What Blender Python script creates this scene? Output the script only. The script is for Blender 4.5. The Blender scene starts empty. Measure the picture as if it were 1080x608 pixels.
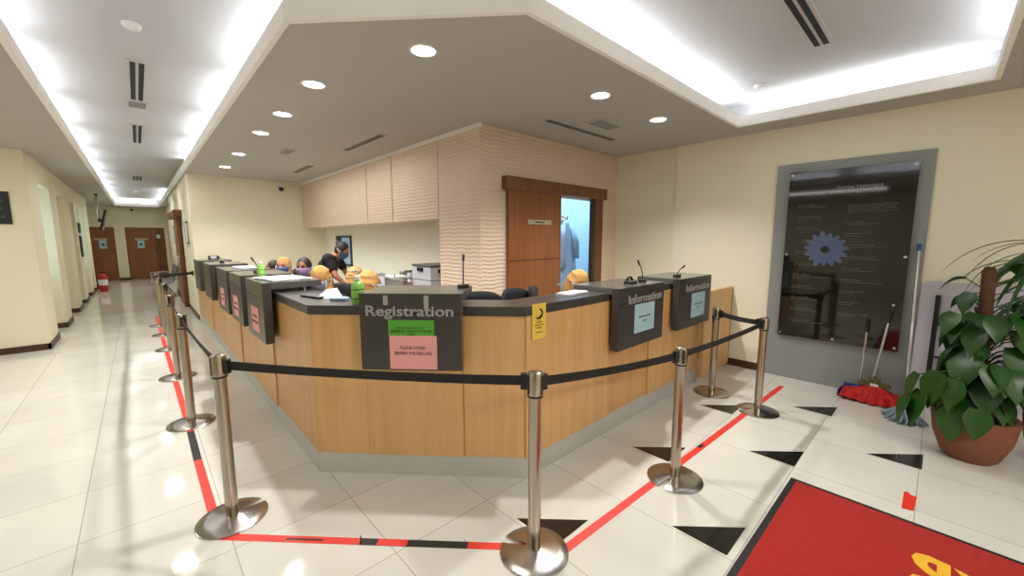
import bpy, bmesh, math, random
from mathutils import Vector, Matrix
random.seed(7)
SC = bpy.context.scene
COL = SC.collection
R = math.radians

# ------------------------------------------------------------------ materials
def lin(c):
    return tuple((v/12.92 if v <= .04045 else ((v+.055)/1.055)**2.4) for v in [x/255 for x in c]) + (1,)
MATS = {}
def mat(name, rgb, rough=.6, metal=0, spec=.5, noise=0, nscale=8, bump=0, bscale=60, emit=None, es=0, coat=0, alpha=1, trans=0):
    if name in MATS: return MATS[name]
    m = bpy.data.materials.new(name); m.use_nodes = True
    nt = m.node_tree; b = nt.nodes['Principled BSDF']
    b.inputs['Base Color'].default_value = lin(rgb)
    b.inputs['Roughness'].default_value = rough
    b.inputs['Metallic'].default_value = metal
    b.inputs['Specular IOR Level'].default_value = spec
    b.inputs['Coat Weight'].default_value = coat
    b.inputs['Transmission Weight'].default_value = trans
    if emit: 
        b.inputs['Emission Color'].default_value = lin(emit); b.inputs['Emission Strength'].default_value = es
    if noise or bump:
        tc = nt.nodes.new('ShaderNodeTexCoord')
    if noise:
        n = nt.nodes.new('ShaderNodeTexNoise'); n.inputs['Scale'].default_value = nscale; n.inputs['Detail'].default_value = 4
        nt.links.new(tc.outputs['Object'], n.inputs['Vector'])
        mx = nt.nodes.new('ShaderNodeMix'); mx.data_type = 'RGBA'
        c = lin(rgb)
        mx.inputs[6].default_value = tuple(max(0, v*(1-noise)) for v in c[:3])+(1,)
        mx.inputs[7].default_value = tuple(min(1, v*(1+noise)) for v in c[:3])+(1,)
        nt.links.new(n.outputs['Fac'], mx.inputs[0]); nt.links.new(mx.outputs[2], b.inputs['Base Color'])
    if bump:
        n = nt.nodes.new('ShaderNodeTexNoise'); n.inputs['Scale'].default_value = bscale
        nt.links.new(tc.outputs['Object'], n.inputs['Vector'])
        bp = nt.nodes.new('ShaderNodeBump'); bp.inputs['Strength'].default_value = bump; bp.inputs['Distance'].default_value = .01
        nt.links.new(n.outputs['Fac'], bp.inputs['Height']); nt.links.new(bp.outputs['Normal'], b.inputs['Normal'])
    MATS[name] = m
    return m

def wood(name, c1, c2, rough=.4, scale=(1.2, 1.2, .06), ns=14):
    m = bpy.data.materials.new(name); m.use_nodes = True
    nt = m.node_tree; b = nt.nodes['Principled BSDF']; b.inputs['Roughness'].default_value = rough
    tc = nt.nodes.new('ShaderNodeTexCoord'); mp = nt.nodes.new('ShaderNodeMapping')
    mp.inputs['Scale'].default_value = scale
    n = nt.nodes.new('ShaderNodeTexNoise'); n.inputs['Scale'].default_value = ns; n.inputs['Detail'].default_value = 6; n.inputs['Roughness'].default_value = .6
    n.inputs['Distortion'].default_value = .6
    cr = nt.nodes.new('ShaderNodeValToRGB'); cr.color_ramp.elements[0].position = .3; cr.color_ramp.elements[1].position = .7
    cr.color_ramp.elements[0].color = lin(c1); cr.color_ramp.elements[1].color = lin(c2)
    L = nt.links.new
    L(tc.outputs['Object'], mp.inputs['Vector']); L(mp.outputs[0], n.inputs['Vector']); L(n.outputs['Fac'], cr.inputs['Fac']); L(cr.outputs[0], b.inputs['Base Color'])
    return m

def floor_material():
    m = bpy.data.materials.new('polished_tile'); m.use_nodes = True
    nt = m.node_tree; b = nt.nodes['Principled BSDF']; L = nt.links.new
    tc = nt.nodes.new('ShaderNodeTexCoord')
    sep = nt.nodes.new('ShaderNodeSeparateXYZ'); L(tc.outputs['Object'], sep.inputs[0])
    def line(out, off):
        a = nt.nodes.new('ShaderNodeMath'); a.operation = 'ADD'; a.inputs[1].default_value = -off + 60; L(out, a.inputs[0])
        d = nt.nodes.new('ShaderNodeMath'); d.operation = 'DIVIDE'; d.inputs[1].default_value = .6; L(a.outputs[0], d.inputs[0])
        f = nt.nodes.new('ShaderNodeMath'); f.operation = 'FRACT'; L(d.outputs[0], f.inputs[0])
        p = nt.nodes.new('ShaderNodeMath'); p.operation = 'PINGPONG'; p.inputs[1].default_value = .5; L(f.outputs[0], p.inputs[0])
        g = nt.nodes.new('ShaderNodeMath'); g.operation = 'LESS_THAN'; g.inputs[1].default_value = .0036; L(p.outputs[0], g.inputs[0])
        fl = nt.nodes.new('ShaderNodeMath'); fl.operation = 'FLOOR'; L(d.outputs[0], fl.inputs[0])
        return g, fl
    gx, fx = line(sep.outputs[0], .835); gy, fy = line(sep.outputs[1], -.035)
    mxx = nt.nodes.new('ShaderNodeMath'); mxx.operation = 'MAXIMUM'; L(gx.outputs[0], mxx.inputs[0]); L(gy.outputs[0], mxx.inputs[1])
    cb = nt.nodes.new('ShaderNodeCombineXYZ'); L(fx.outputs[0], cb.inputs[0]); L(fy.outputs[0], cb.inputs[1])
    wn = nt.nodes.new('ShaderNodeTexWhiteNoise'); L(cb.outputs[0], wn.inputs['Vector'])
    no = nt.nodes.new('ShaderNodeTexNoise'); no.inputs['Scale'].default_value = 1.6; no.inputs['Detail'].default_value = 5
    L(tc.outputs['Object'], no.inputs['Vector'])
    ad = nt.nodes.new('ShaderNodeMath'); ad.operation = 'MULTIPLY_ADD'; ad.inputs[1].default_value = .25; L(wn.outputs['Value'], ad.inputs[0]); L(no.outputs['Fac'], ad.inputs[2])
    cr = nt.nodes.new('ShaderNodeValToRGB'); cr.color_ramp.elements[0].position = .35; cr.color_ramp.elements[1].position = .9
    cr.color_ramp.elements[0].color = lin((205, 202, 193)); cr.color_ramp.elements[1].color = lin((220, 218, 209))
    L(ad.outputs[0], cr.inputs['Fac'])
    mx = nt.nodes.new('ShaderNodeMix'); mx.data_type = 'RGBA'; mx.inputs[7].default_value = lin((160, 156, 144))
    L(mxx.outputs[0], mx.inputs[0]); L(cr.outputs[0], mx.inputs[6]); L(mx.outputs[2], b.inputs['Base Color'])
    b.inputs['Roughness'].default_value = .075; b.inputs['Specular IOR Level'].default_value = .5
    n2 = nt.nodes.new('ShaderNodeTexNoise'); n2.inputs['Scale'].default_value = 2.5; L(tc.outputs['Object'], n2.inputs['Vector'])
    bp = nt.nodes.new('ShaderNodeBump'); bp.inputs['Strength'].default_value = .05; bp.inputs['Distance'].default_value = .02
    L(n2.outputs['Fac'], bp.inputs['Height']); L(bp.outputs[0], b.inputs['Normal'])
    return m

def wave_material(axis):
    """beige panel of horizontal ridges that swell and drift; axis = the horizontal axis along the panel"""
    m = bpy.data.materials.new('wavy_panel_'+axis); m.use_nodes = True
    nt = m.node_tree; b = nt.nodes['Principled BSDF']; L = nt.links.new
    b.inputs['Base Color'].default_value = lin((226, 202, 178)); b.inputs['Roughness'].default_value = .62
    tc = nt.nodes.new('ShaderNodeTexCoord'); sep = nt.nodes.new('ShaderNodeSeparateXYZ'); L(tc.outputs['Object'], sep.inputs[0])
    h = sep.outputs[0] if axis == 'x' else sep.outputs[1]
    def M(op, a, bb=None, c=None):
        n = nt.nodes.new('ShaderNodeMath'); n.operation = op
        for i, v in enumerate((a, bb, c)):
            if v is None: continue
            if isinstance(v, (int, float)): n.inputs[i].default_value = v
            else: L(v, n.inputs[i])
        return n.outputs[0]
    s1 = M('SINE', M('MULTIPLY', h, 2*math.pi/.26))
    s2 = M('SINE', M('MULTIPLY_ADD', h, 2*math.pi/.19, M('MULTIPLY', sep.outputs[2], 5.0)))
    ph = M('ADD', M('MULTIPLY', s1, .62), M('MULTIPLY', s2, .38))
    w = M('SINE', M('ADD', M('MULTIPLY', sep.outputs[2], 2*math.pi/.045), ph))
    hh = M('POWER', M('MULTIPLY_ADD', w, .5, .5), 1.6)
    bp = nt.nodes.new('ShaderNodeBump'); bp.inputs['Strength'].default_value = .75; bp.inputs['Distance'].default_value = .006
    L(hh, bp.inputs['Height']); L(bp.outputs[0], b.inputs['Normal'])
    return m

M_FLOOR = floor_material()
M_WALL = mat('cream_paint', (234, 228, 200), .75, noise=.03, nscale=2)
M_WALL2 = mat('pale_paint', (238, 236, 220), .75)
M_CEIL = mat('ceiling_paint', (184, 179, 174), .85)
M_CEILU = mat('tray_paint', (190, 188, 187), .85)
M_FASC = mat('fascia_paint', (246, 243, 238), .7)
M_BASEB = mat('brown_skirting', (66, 40, 28), .4)
M_OAK = wood('light_beech_veneer', (208, 160, 100), (224, 180, 122), .38)
M_OAK2 = wood('light_beech_veneer_dark', (200, 150, 92), (216, 170, 112), .38)
M_DOOR = wood('red_brown_veneer', (124, 74, 40), (148, 92, 52), .35)
M_DOORD = wood('dark_brown_veneer', (104, 62, 33), (126, 77, 43), .4)
M_DARK = mat('graphite_laminate', (66, 63, 60), .28, noise=.05, nscale=30)
M_DARKT = mat('graphite_top', (92, 90, 86), .2, noise=.05, nscale=30)
M_ALU = mat('brushed_aluminium', (204, 204, 200), .42, .35)
M_CHROME = mat('stainless_steel', (178, 168, 154), .2, 1)
M_BASE = mat('polished_steel', (182, 177, 170), .2, 1)
M_SILVER = mat('silver', (205, 205, 205), .25, .9)
M_BLACK = mat('black_plastic', (22, 22, 23), .4)
M_BELT = mat('black_webbing', (20, 19, 20), .7, bump=.3, bscale=400)
M_CLOTHB = mat('black_cloth', (20, 21, 26), .85, bump=.3, bscale=300)
M_NAVY = mat('navy_cloth', (26, 28, 44), .85)
M_SKIN = mat('warm_skin', (176, 120, 88), .5)
M_SKIN2 = mat('brown_skin', (136, 88, 62), .5)
M_HAIR = mat('dark_hair', (24, 19, 17), .5, bump=.5, bscale=120)
M_HIJAB = mat('tan_fabric', (194, 146, 84), .85, noise=.22, nscale=14, bump=1, bscale=22)
M_MASKB = mat('blue_mask', (196, 210, 232), .8)
M_MASKB2 = mat('mid_blue_mask', (98, 138, 190), .8)
M_MASKP = mat('lilac_mask', (196, 170, 214), .8)
M_WHITE = mat('white_plastic', (222, 222, 220), .4)
M_OFFW = mat('printer_grey', (196, 198, 206), .45)
M_PAPER = mat('white_paper', (228, 230, 234), .8)
M_PINK = mat('pink_paper', (238, 166, 164), .75)
M_GREEN = mat('green_paper', (86, 168, 52), .75)
M_BLUE = mat('pale_blue_paper', (170, 205, 214), .75)
M_YELL = mat('yellow_paper', (232, 200, 78), .7)
M_INK = mat('dark_ink', (38, 30, 34), .8)
M_LETTER = mat('grey_lettering', (168, 166, 164), .35, .1)
M_RED = mat('red_tape', (222, 52, 36), .45)
M_BTAPE = mat('black_tape', (26, 22, 24), .45)
M_MAT = mat('red_mat_pile', (170, 34, 24), .95, noise=.12, nscale=60, bump=.6, bscale=400)
M_RUB = mat('black_rubber', (24, 22, 22), .6)
M_GOLD = mat('gold_pile', (226, 172, 44), .9)
M_POT = mat('terracotta', (126, 74, 50), .7, noise=.12, nscale=10)
M_SOIL = mat('soil', (48, 36, 28), .95, bump=1, bscale=60)
M_LEAF = mat('dark_leaf', (30, 74, 20), .36, noise=.35, nscale=9)
M_LEAF2 = mat('strap_leaf', (46, 84, 38), .42, noise=.3, nscale=9)
M_MOSS = mat('coir_pole', (84, 56, 36), .95, noise=.3, nscale=40, bump=1, bscale=120)
M_BOARD = mat('black_acrylic', (14, 14, 13), .05, spec=.75)
M_GPANEL = mat('grey_laminate', (142, 146, 142), .45)
M_PETAL = mat('petal_blue', (84, 98, 132), .3)
M_DTXT = mat('etched_text', (92, 90, 80), .5)
M_SANI = mat('green_gel', (140, 200, 92), .25)
M_FIRE = mat('fire_red', (176, 26, 26), .3)
M_STEELSEAT = mat('grey_steel_mesh', (120, 120, 124), .35, .8)
M_BLUER = mat('blue_room_paint', (160, 196, 214), .7)
M_COAT = mat('pale_blue_cotton', (150, 184, 222), .85)
M_GLOW = mat('frosted_window', (190, 214, 224), .5, emit=(198, 222, 232), es=1.3)
M_LAMP = mat('lamp_lens', (255, 255, 255), .5, emit=(255, 252, 245), es=16)
M_SLOT = mat('vent_slot', (28, 28, 30), .8)
M_GRILLE = mat('vent_paint', (190, 188, 182), .7)
M_SCREEN = mat('blue_screen', (120, 150, 170), .3, emit=(120, 160, 190), es=.35)
M_GLASSY = mat('pale_glass', (150, 178, 180), .1, spec=.8)
M_BLUEP = mat('blue_plastic', (38, 70, 150), .4)
M_REDB = mat('red_bristle', (196, 34, 26), .8, bump=1, bscale=90)
M_OLIVE = mat('olive_block', (96, 84, 44), .7)
M_MOPB = mat('mop_yarn', (138, 158, 172), .95)
M_DSIGN = mat('dark_sign', (34, 36, 36), .3)
M_FRAMEM = mat('silver_frame', (176, 170, 150), .4, .4)
M_WAVX = wave_material('x'); M_WAVY = wave_material('y')
M_LILAC = mat('lilac_white_laminate', (206, 200, 212), .45)
M_GDESK = mat('grey_screen_fabric', (120, 116, 108), .8)

# ------------------------------------------------------------------ mesh helpers
class MB:
    def __init__(s): s.bm = bmesh.new()
    def box(s, x0, x1, y0, y1, z0, z1, bev=0, mi=0):
        r = bmesh.ops.create_cube(s.bm, size=1)
        vs = r['verts']
        for v in vs:
            v.co = Vector((x0+(v.co.x+.5)*(x1-x0), y0+(v.co.y+.5)*(y1-y0), z0+(v.co.z+.5)*(z1-z0)))
        es = list({e for v in vs for e in v.link_edges}); fs = list({f for v in vs for f in v.link_faces})
        for f in fs: f.material_index = mi
        if bev: bmesh.ops.bevel(s.bm, geom=es, offset=bev, segments=2, affect='EDGES', profile=.5)
        return vs
    def prism(s, pts, z0, z1, mi=0):
        lo = [s.bm.verts.new((x, y, z0)) for x, y in pts]; hi = [s.bm.verts.new((x, y, z1)) for x, y in pts]
        n = len(pts); fs = [s.bm.faces.new(hi), s.bm.faces.new(lo[::-1])]
        for i in range(n): fs.append(s.bm.faces.new((lo[i], lo[(i+1) % n], hi[(i+1) % n], hi[i])))
        for f in fs: f.material_index = mi
        return lo+hi
    def tube(s, pts, r, n=10, cap=True):
        pts = [Vector(p) for p in pts]; rings = []
        rs = r if isinstance(r, (list, tuple)) else [r]*len(pts)
        up = Vector((0, 0, 1))
        for i, p in enumerate(pts):
            t = (pts[min(i+1, len(pts)-1)] - pts[max(i-1, 0)]).normalized()
            a = t.cross(up)
            if a.length < .05: a = t.cross(Vector((1, 0, 0)))
            a.normalize(); b = t.cross(a).normalized()
            if rings and (a.dot(pa) < 0): a = -a; b = -b
            pa = a
            rings.append([s.bm.verts.new(p + (a*math.cos(k*2*math.pi/n)+b*math.sin(k*2*math.pi/n))*rs[i]) for k in range(n)])
        for i in range(len(rings)-1):
            for k in range(n):
                s.bm.faces.new((rings[i][k], rings[i][(k+1) % n], rings[i+1][(k+1) % n], rings[i+1][k]))
        if cap: s.bm.faces.new(rings[0][::-1]); s.bm.faces.new(rings[-1])
    def lathe(s, prof, n=28, c=(0, 0, 0), cap=True, sx=1, sy=1, wob=None):
        rings = []
        for r, z in prof:
            ring = []
            for k in range(n):
                a = k*2*math.pi/n; q = r*(1 if not wob else 1+wob*math.sin(a*7+z*9))
                ring.append(s.bm.verts.new((c[0]+q*math.cos(a)*sx, c[1]+q*math.sin(a)*sy, c[2]+z)))
            rings.append(ring)
        for i in range(len(rings)-1):
            for k in range(n): s.bm.faces.new((rings[i][k], rings[i][(k+1) % n], rings[i+1][(k+1) % n], rings[i+1][k]))
        if cap: s.bm.faces.new(rings[0][::-1]); s.bm.faces.new(rings[-1])
    def ell(s, c, r, seg=20, rot=None):
        res = bmesh.ops.create_uvsphere(s.bm, u_segments=seg, v_segments=max(8, seg*2//3), radius=1)
        for v in res['verts']:
            p = Vector((v.co.x*r[0], v.co.y*r[1], v.co.z*r[2]))
            if rot: p = rot @ p
            v.co = p + Vector(c)
        return res['verts']
    def quad(s, a, b, c, d): 
        return s.bm.faces.new([s.bm.verts.new(p) for p in (a, b, c, d)])
    def xform(s, M): bmesh.ops.transform(s.bm, matrix=M, verts=s.bm.verts)
    def build(s, name, m, parent=None, smooth=False, loc=None, rot=None):
        bmesh.ops.recalc_face_normals(s.bm, faces=s.bm.faces)
        me = bpy.data.meshes.new(name); s.bm.to_mesh(me); s.bm.free()
        for mm in (m if isinstance(m, (list, tuple)) else [m]): me.materials.append(mm)
        if smooth:
            for p in me.polygons: p.use_smooth = True
            if smooth == 'auto':
                bmx = bmesh.new(); bmx.from_mesh(me)
                for e in bmx.edges:
                    if len(e.link_faces) == 2 and e.calc_face_angle(0) > R(35): e.smooth = False
                bmx.to_mesh(me); bmx.free()
        o = bpy.data.objects.new(name, me); COL.objects.link(o)
        if parent: o.parent = parent
        if loc: o.location = loc
        if rot: o.rotation_euler = rot
        return o
def tag(o, label=None, cat=None, group=None, kind=None):
    if label: o['label'] = label
    if cat: o['category'] = cat
    if group: o['group'] = group
    if kind: o['kind'] = kind
    return o
def thing(name, label, cat, loc=(0, 0, 0), rz=0, group=None, kind=None):
    o = bpy.data.objects.new(name, None); COL.objects.link(o); o.empty_display_size = .1
    o.location = loc; o.rotation_euler = (0, 0, rz)
    return tag(o, label, cat, group, kind)
def boxo(name, x0, x1, y0, y1, z0, z1, m, parent=None, bev=0, loc=None):
    b = MB(); b.box(x0, x1, y0, y1, z0, z1, bev); return b.build(name, m, parent, loc=loc)
def struct(name, x0, x1, y0, y1, z0, z1, m):
    return tag(boxo(name, x0, x1, y0, y1, z0, z1, m), kind='structure')
def copy_tree(o, parent=None):
    c = o.copy(); COL.objects.link(c)
    if parent: c.parent = parent
    for ch in list(o.children): copy_tree(ch, c)
    return c
def text(name, body, m, parent, center, width=None, capz=None, size=.05, extrude=.0015, rot=(R(90), 0, 0), shear=0, align='CENTER', kind=None, bold=0):
    cu = bpy.data.curves.new(name, 'FONT'); cu.body = body; cu.size = size; cu.extrude = extrude; cu.align_x = align; cu.align_y = 'CENTER'; cu.shear = shear; cu.offset = bold
    cu.resolution_u = 3
    tmp = bpy.data.objects.new(name+'_t', cu); COL.objects.link(tmp)
    dg = bpy.context.evaluated_depsgraph_get(); dg.update()
    me = bpy.data.meshes.new_from_object(tmp.evaluated_get(dg)); me.name = name
    bpy.data.objects.remove(tmp)
    xs = [v.co.x for v in me.vertices]; ys = [v.co.y for v in me.vertices]
    cx, cy = (min(xs)+max(xs))/2, (min(ys)+max(ys))/2
    sx = width/(max(xs)-min(xs)) if width else 1; sy = capz/(max(ys)-min(ys)) if capz else sx
    for v in me.vertices: v.co.x = (v.co.x-(cx if align == 'CENTER' else 0))*sx; v.co.y = (v.co.y-cy)*sy
    me.materials.clear(); me.materials.append(m)
    o = bpy.data.objects.new(name, me); COL.objects.link(o)
    if parent: o.parent = parent
    o.location = center; o.rotation_euler = rot
    if kind: o['kind'] = kind
    return o
def bake(bm, name, m, parent, voxel=.009, smooth_it=3):
    """union of closed shells into one continuous surface"""
    me = bpy.data.meshes.new(name); bm.to_mesh(me); bm.free()
    t = bpy.data.objects.new(name+'_t', me); COL.objects.link(t)
    md = t.modifiers.new('r', 'REMESH'); md.mode = 'VOXEL'; md.voxel_size = voxel
    ms = t.modifiers.new('s', 'SMOOTH'); ms.iterations = smooth_it; ms.factor = .5
    dg = bpy.context.evaluated_depsgraph_get(); dg.update()
    out = bpy.data.meshes.new_from_object(t.evaluated_get(dg)); out.name = name
    bpy.data.objects.remove(t)
    for p in out.polygons: p.use_smooth = True
    out.materials.clear(); out.materials.append(m)
    o = bpy.data.objects.new(name, out); COL.objects.link(o); o.parent = parent
    return o

# ------------------------------------------------------------------ camera
cam = bpy.data.cameras.new('camera'); cam.sensor_width = 36; cam.lens = 420.19/1080*36; cam.clip_start = .05; cam.clip_end = 200
co = bpy.data.objects.new('camera', cam); COL.objects.link(co); SC.camera = co
yaw, pit, rol = R(43.043), R(7.095), -.00094
fw = Vector((math.sin(yaw)*math.cos(pit), math.cos(yaw)*math.cos(pit), -math.sin(pit)))
rt = Vector((math.cos(yaw), -math.sin(yaw), 0)); up = rt.cross(fw)
r2 = math.cos(rol)*rt+math.sin(rol)*up; u2 = -math.sin(rol)*rt+math.cos(rol)*up
mw = Matrix((r2, u2, -fw)).transposed().to_4x4(); mw.translation = (0, 0, 1.6); co.matrix_world = mw

# ------------------------------------------------------------------ room shell
ZC, ZU = 2.82, 3.10
XW = 5.42      # right wall face
b = MB()
b.box(-4.6, 8.0, -3.6, 22.0, -.1, 0, mi=0)
S = .60
tri_pts = [(2.05, .6), (3.25, .565), (4.45, .535), (3.85, -.05), (1.46, 1.235), (2.66, 1.2), (3.84, 1.165)]
for (x, y) in tri_pts:
    vs = [b.bm.verts.new(p) for p in ((x, y, .0008), (x+.29, y, .0008), (x, y+.29, .0008))]
    f = b.bm.faces.new(vs); f.material_index = 1
M_BTILE = mat('black_tile', (34, 31, 28), .12)
tag(b.build('floor', [M_FLOOR, M_BTILE]), kind='structure')

# lower ceiling with the tray opening
tray = [(-.49, -.17), (4.95, -.17), (4.95, 1.635), (1.65, 1.635), (.71, 2.64), (.71, 20.9), (-.49, 20.9)]
def slab_with_hole(name, outer, hole, z0, z1, m):
    bm = bmesh.new()
    def loop(pts): 
        vs = [bm.verts.new((x, y, z0)) for x, y in pts]
        return [bm.edges.new((vs[i], vs[(i+1) % len(vs)])) for i in range(len(vs))]
    es = loop(outer)+loop(hole)
    bmesh.ops.triangle_fill(bm, edges=es, use_beauty=True)
    # drop faces inside the hole
    g = bmesh.ops.extrude_face_region(bm, geom=list(bm.faces))
    for v in g['geom']:
        if isinstance(v, bmesh.types.BMVert): v.co.z = z1
    bmesh.ops.recalc_face_normals(bm, faces=bm.faces)
    me = bpy.data.meshes.new(name); bm.to_mesh(me); bm.free(); me.materials.append(m)
    o = bpy.data.objects.new(name, me); COL.objects.link(o); o['kind'] = 'structure'; return o
outer = [(-4.6, -3.6), (5.6, -3.6), (5.6, 22.0), (-4.6, 22.0)]
slab_with_hole('ceiling', outer, tray, ZC, ZC+.05, M_CEIL)
def offset(pts, d):
    n = len(pts); out = []
    for i in range(n):
        p0, p1, p2 = [Vector(pts[(i+k) % n]) for k in (-1, 0, 1)]
        a = (p1-p0).normalized(); c = (p2-p1).normalized()
        na = Vector((a.y, -a.x)); nc = Vector((c.y, -c.x))
        bis = (na+nc); k = d/(1+na.dot(nc)) 
        out.append(tuple(p1+bis*k))
    return out
# fascia ring (lip), set as trim
def ring(name, inner, outr, z0, z1, m):
    bm = bmesh.new(); n = len(inner)
    V = [[bm.verts.new((x, y, z)) for x, y in P] for P in (inner, outr) for z in (z0, z1)]
    il, ih, ol, oh = V
    for i in range(n):
        j = (i+1) % n
        bm.faces.new((il[i], il[j], ih[j], ih[i])); bm.faces.new((ol[j], ol[i], oh[i], oh[j]))
        bm.faces.new((ih[i], ih[j], oh[j], oh[i])); bm.faces.new((il[j], il[i], ol[i], ol[j]))
    bmesh.ops.recalc_face_normals(bm, faces=bm.faces)
    me = bpy.data.meshes.new(name); bm.to_mesh(me); bm.free(); me.materials.append(m)
    o = bpy.data.objects.new(name, me); COL.objects.link(o); o['kind'] = 'structure'; return o
ring('trim_1', offset(tray, -.002), offset(tray, .03), ZC-.003, ZC+.105, M_FASC)
ring('trim_2', offset(tray, .24), offset(tray, .30), ZC+.045, ZU+.02, M_CEILU)
b = MB(); b.prism(offset(tray, .30), ZU, ZU+.05)
tag(b.build('ceiling_tray', M_CEILU), kind='structure').name = 'ceiling.001'

# walls
struct('wall_right', XW, XW+.1, -3.6, 3.6, 0, ZC+.02, M_WALL)
struct('wall_right.001', XW-.03, XW, -3.6, 2.52, 0, ZC, mat('lit_cream', (238, 232, 208), .75))  # stepped stretch of wall, tinted paler to stand in for a glow
struct('wall_front', -4.6, 5.5, -3.7, -3.6, 0, ZC+.02, M_WALL)
struct('wall_left', -4.7, -4.6, -3.6, 8.8, 0, ZC+.02, M_WALL)
# door partition with its opening
YP = 3.46
b = MB()
b.box(2.76, 4.02, YP, YP+.12, 0, ZC); b.box(4.96, XW, YP, YP+.12, 0, ZC); b.box(4.02, 4.96, YP, YP+.12, 2.14, ZC)
tag(b.build('wall_partition', M_WAVX), kind='structure')
b = MB(); b.box(2.76, 3.3, YP+.12, 4.27, 0, ZC)
b.box(2.757, 2.76, YP, 4.27, 0, ZC)
tag(b.build('wall_column', M_WAVY), kind='structure')
struct('wall_staff', 3.2, 3.3, 4.27, 9.8, 0, ZC, M_WALL2)
struct('wall_back', .78, 3.3, 9.8, 9.9, 0, ZC, M_WALL)
struct('wall_corridor_right', .78, .88, 9.9, 16, 0, ZC+.3, M_WALL)
struct('wall_corridor_right.001', .95, 1.05, 15.9, 21.7, 0, ZC+.02, M_WALL)
struct('wall_corridor_right.002', .78, 1.05, 15.9, 16, 0, ZC, M_WALL)
# corridor end wall with two door openings
b = MB()
b.box(-1.7, -1.50, 21.7, 21.8, 0, ZC); b.box(-.62, -.32, 21.7, 21.8, 0, ZC); b.box(.84, 1.05, 21.7, 21.8, 0, ZC)
b.box(-1.5, -.62, 21.7, 21.8, 2.04, ZC); b.box(-.32, .84, 21.7, 21.8, 2.04, ZC); b.box(-1.7, 1.05, 21.8, 21.85, 0, ZC+.3)
b.box(-.8, 1.0, 21.65, 21.8, ZC, ZU)
tag(b.build('wall_end', M_WALL), kind='structure')
# left corridor wall: piers, niches, lintels
niches = [(9.65, 10.75), (11.55, 12.8), (13.6, 14.5), (15.3, 16.3), (17.1, 17.7)]
b = MB()
b.box(-4.6, -1.45, 8.75, 8.9, 0, ZC)
y = 8.75
for a, c in niches:
    b.box(-1.45, -1.06, y, a, 0, ZC); b.box(-1.45, -1.06, a, c, 2.46, ZC); y = c
b.box(-1.45, -1.06, y, 18.1, 0, ZC); b.box(-1.6, -1.45, 8.8, 18.1, 0, ZC)
b.box(-1.75, -1.6, 18.0, 21.8, 0, ZC); b.box(-1.7, -1.45, 18.05, 18.1, 0, ZC)
tag(b.build('wall_corridor_left', M_WALL), kind='structure')
for i, (a, c) in enumerate([niches[0], niches[3], niches[4]]):
    w = thing('window_%d' % (i+1), None, None, (-1.43, (a+c)/2, 0), kind='structure')
    h = (c-a)/2-.06
    bb = MB(); bb.box(-.02, .03, -h-.03, -h, .9, 2.36); bb.box(-.02, .03, h, h+.03, .9, 2.36); bb.box(-.02, .03, -h-.03, h+.03, .87, .9); bb.box(-.02, .03, -h-.03, h+.03, 2.36, 2.39)
    bb.build('window_frame', M_WHITE, w)
    boxo('pane', -.005, .005, -h, h, .9, 2.36, M_GLOW, w)
# baseboards
def bb_(name, x0, x1, y0, y1): struct(name, x0, x1, y0, y1, 0, .09, M_BASEB)
bb_('baseboard_front_left', -4.6, -1.045, 8.73, 8.75)
b = MB(); y = 8.73
for a, c in niches:
    b.box(-1.075, -1.045, y, a+.015, 0, .09); b.box(-1.44, -1.045, c-.015, c, 0, .09); b.box(-1.45, -1.43, a, c, 0, .09); y = c
b.box(-1.075, -1.045, y, 18.115, 0, .09)
tag(b.build('baseboard_corridor_left', M_BASEB), kind='structure')
bb_('baseboard_end', -.62, -.32, 21.68, 21.7)
bb_('baseboard_corridor_right', .765, .78, 9.9, 12.0)
bb_('baseboard_corridor_right.001', .765, .78, 13.3, 16)
bb_('baseboard_right', XW-.045, XW-.03, 1.336, 2.52)
bb_('baseboard_right.001', XW-.015, XW, 2.52, YP)
bb_('baseboard_right.002', XW-.045, XW-.03, -3.6, .094)
# room beyond the sliding door
struct('wall_side_room', 3.3, XW, 6.3, 6.4, 0, 2.7, M_BLUER)
struct('wall_side_room.001', XW, XW+.1, YP+.12, 6.4, 0, 2.7, M_BLUER)
struct('wall_side_room.002', 3.3, 3.35, YP+.12, 6.4, 0, 2.7, M_BLUER)
struct('ceiling_side_room', 3.3, XW, YP+.12, 6.4, 2.7, 2.75, M_BLUER)

# ------------------------------------------------------------------ sliding door
sd = thing('sliding_door', 'brown wooden sliding door half open behind the reception counter under a boxed track', 'door', (3.6, YP, 0))
boxo('door_leaf', -.47, .45, -.06, -.015, .01, 2.15, M_DOOR, sd)
boxo('track_box', -.53, 1.43, -.10, -.003, 2.15, 2.30, M_DOORD, sd, .004)
boxo('jamb', 1.14, 1.22, -.05, -.003, 0, 2.15, mat('shadow_brown', (48, 36, 28), .5), sd)  # jamb in shade, its darkness painted into the brown
boxo('jamb', 1.22, 1.40, -.05, -.003, 0, 2.15, M_DOORD, sd)
b = MB(); b.box(-.46, .44, -.0625, -.0605, 1.335, 1.345); b.build('groove', mat('groove_brown', (60, 32, 16), .6), sd)
sg = boxo('name_plate', -.17, .25, -.068, -.06, 1.77, 1.825, M_FRAMEM, sd)
b = MB()
for q, l in ((-.04, .03), (-.003, .045), (.05, .02), (.08, .04)): b.box(q, q+l, -.0690, -.0682, 1.789, 1.805)
b.build('plate_lettering', M_INK, sg)
b = MB(); b.lathe([(.001, 0), (.022, 0), (.022, .012), (.008, .014), (.008, .03), (.02, .035), (.02, .05), (.001, .052)], 16); b.xform(Matrix.Rotation(R(90), 4, 'X'))
b.build('door_knob', M_SILVER, sd, True, loc=(.40, -.06, 1.0))
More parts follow.
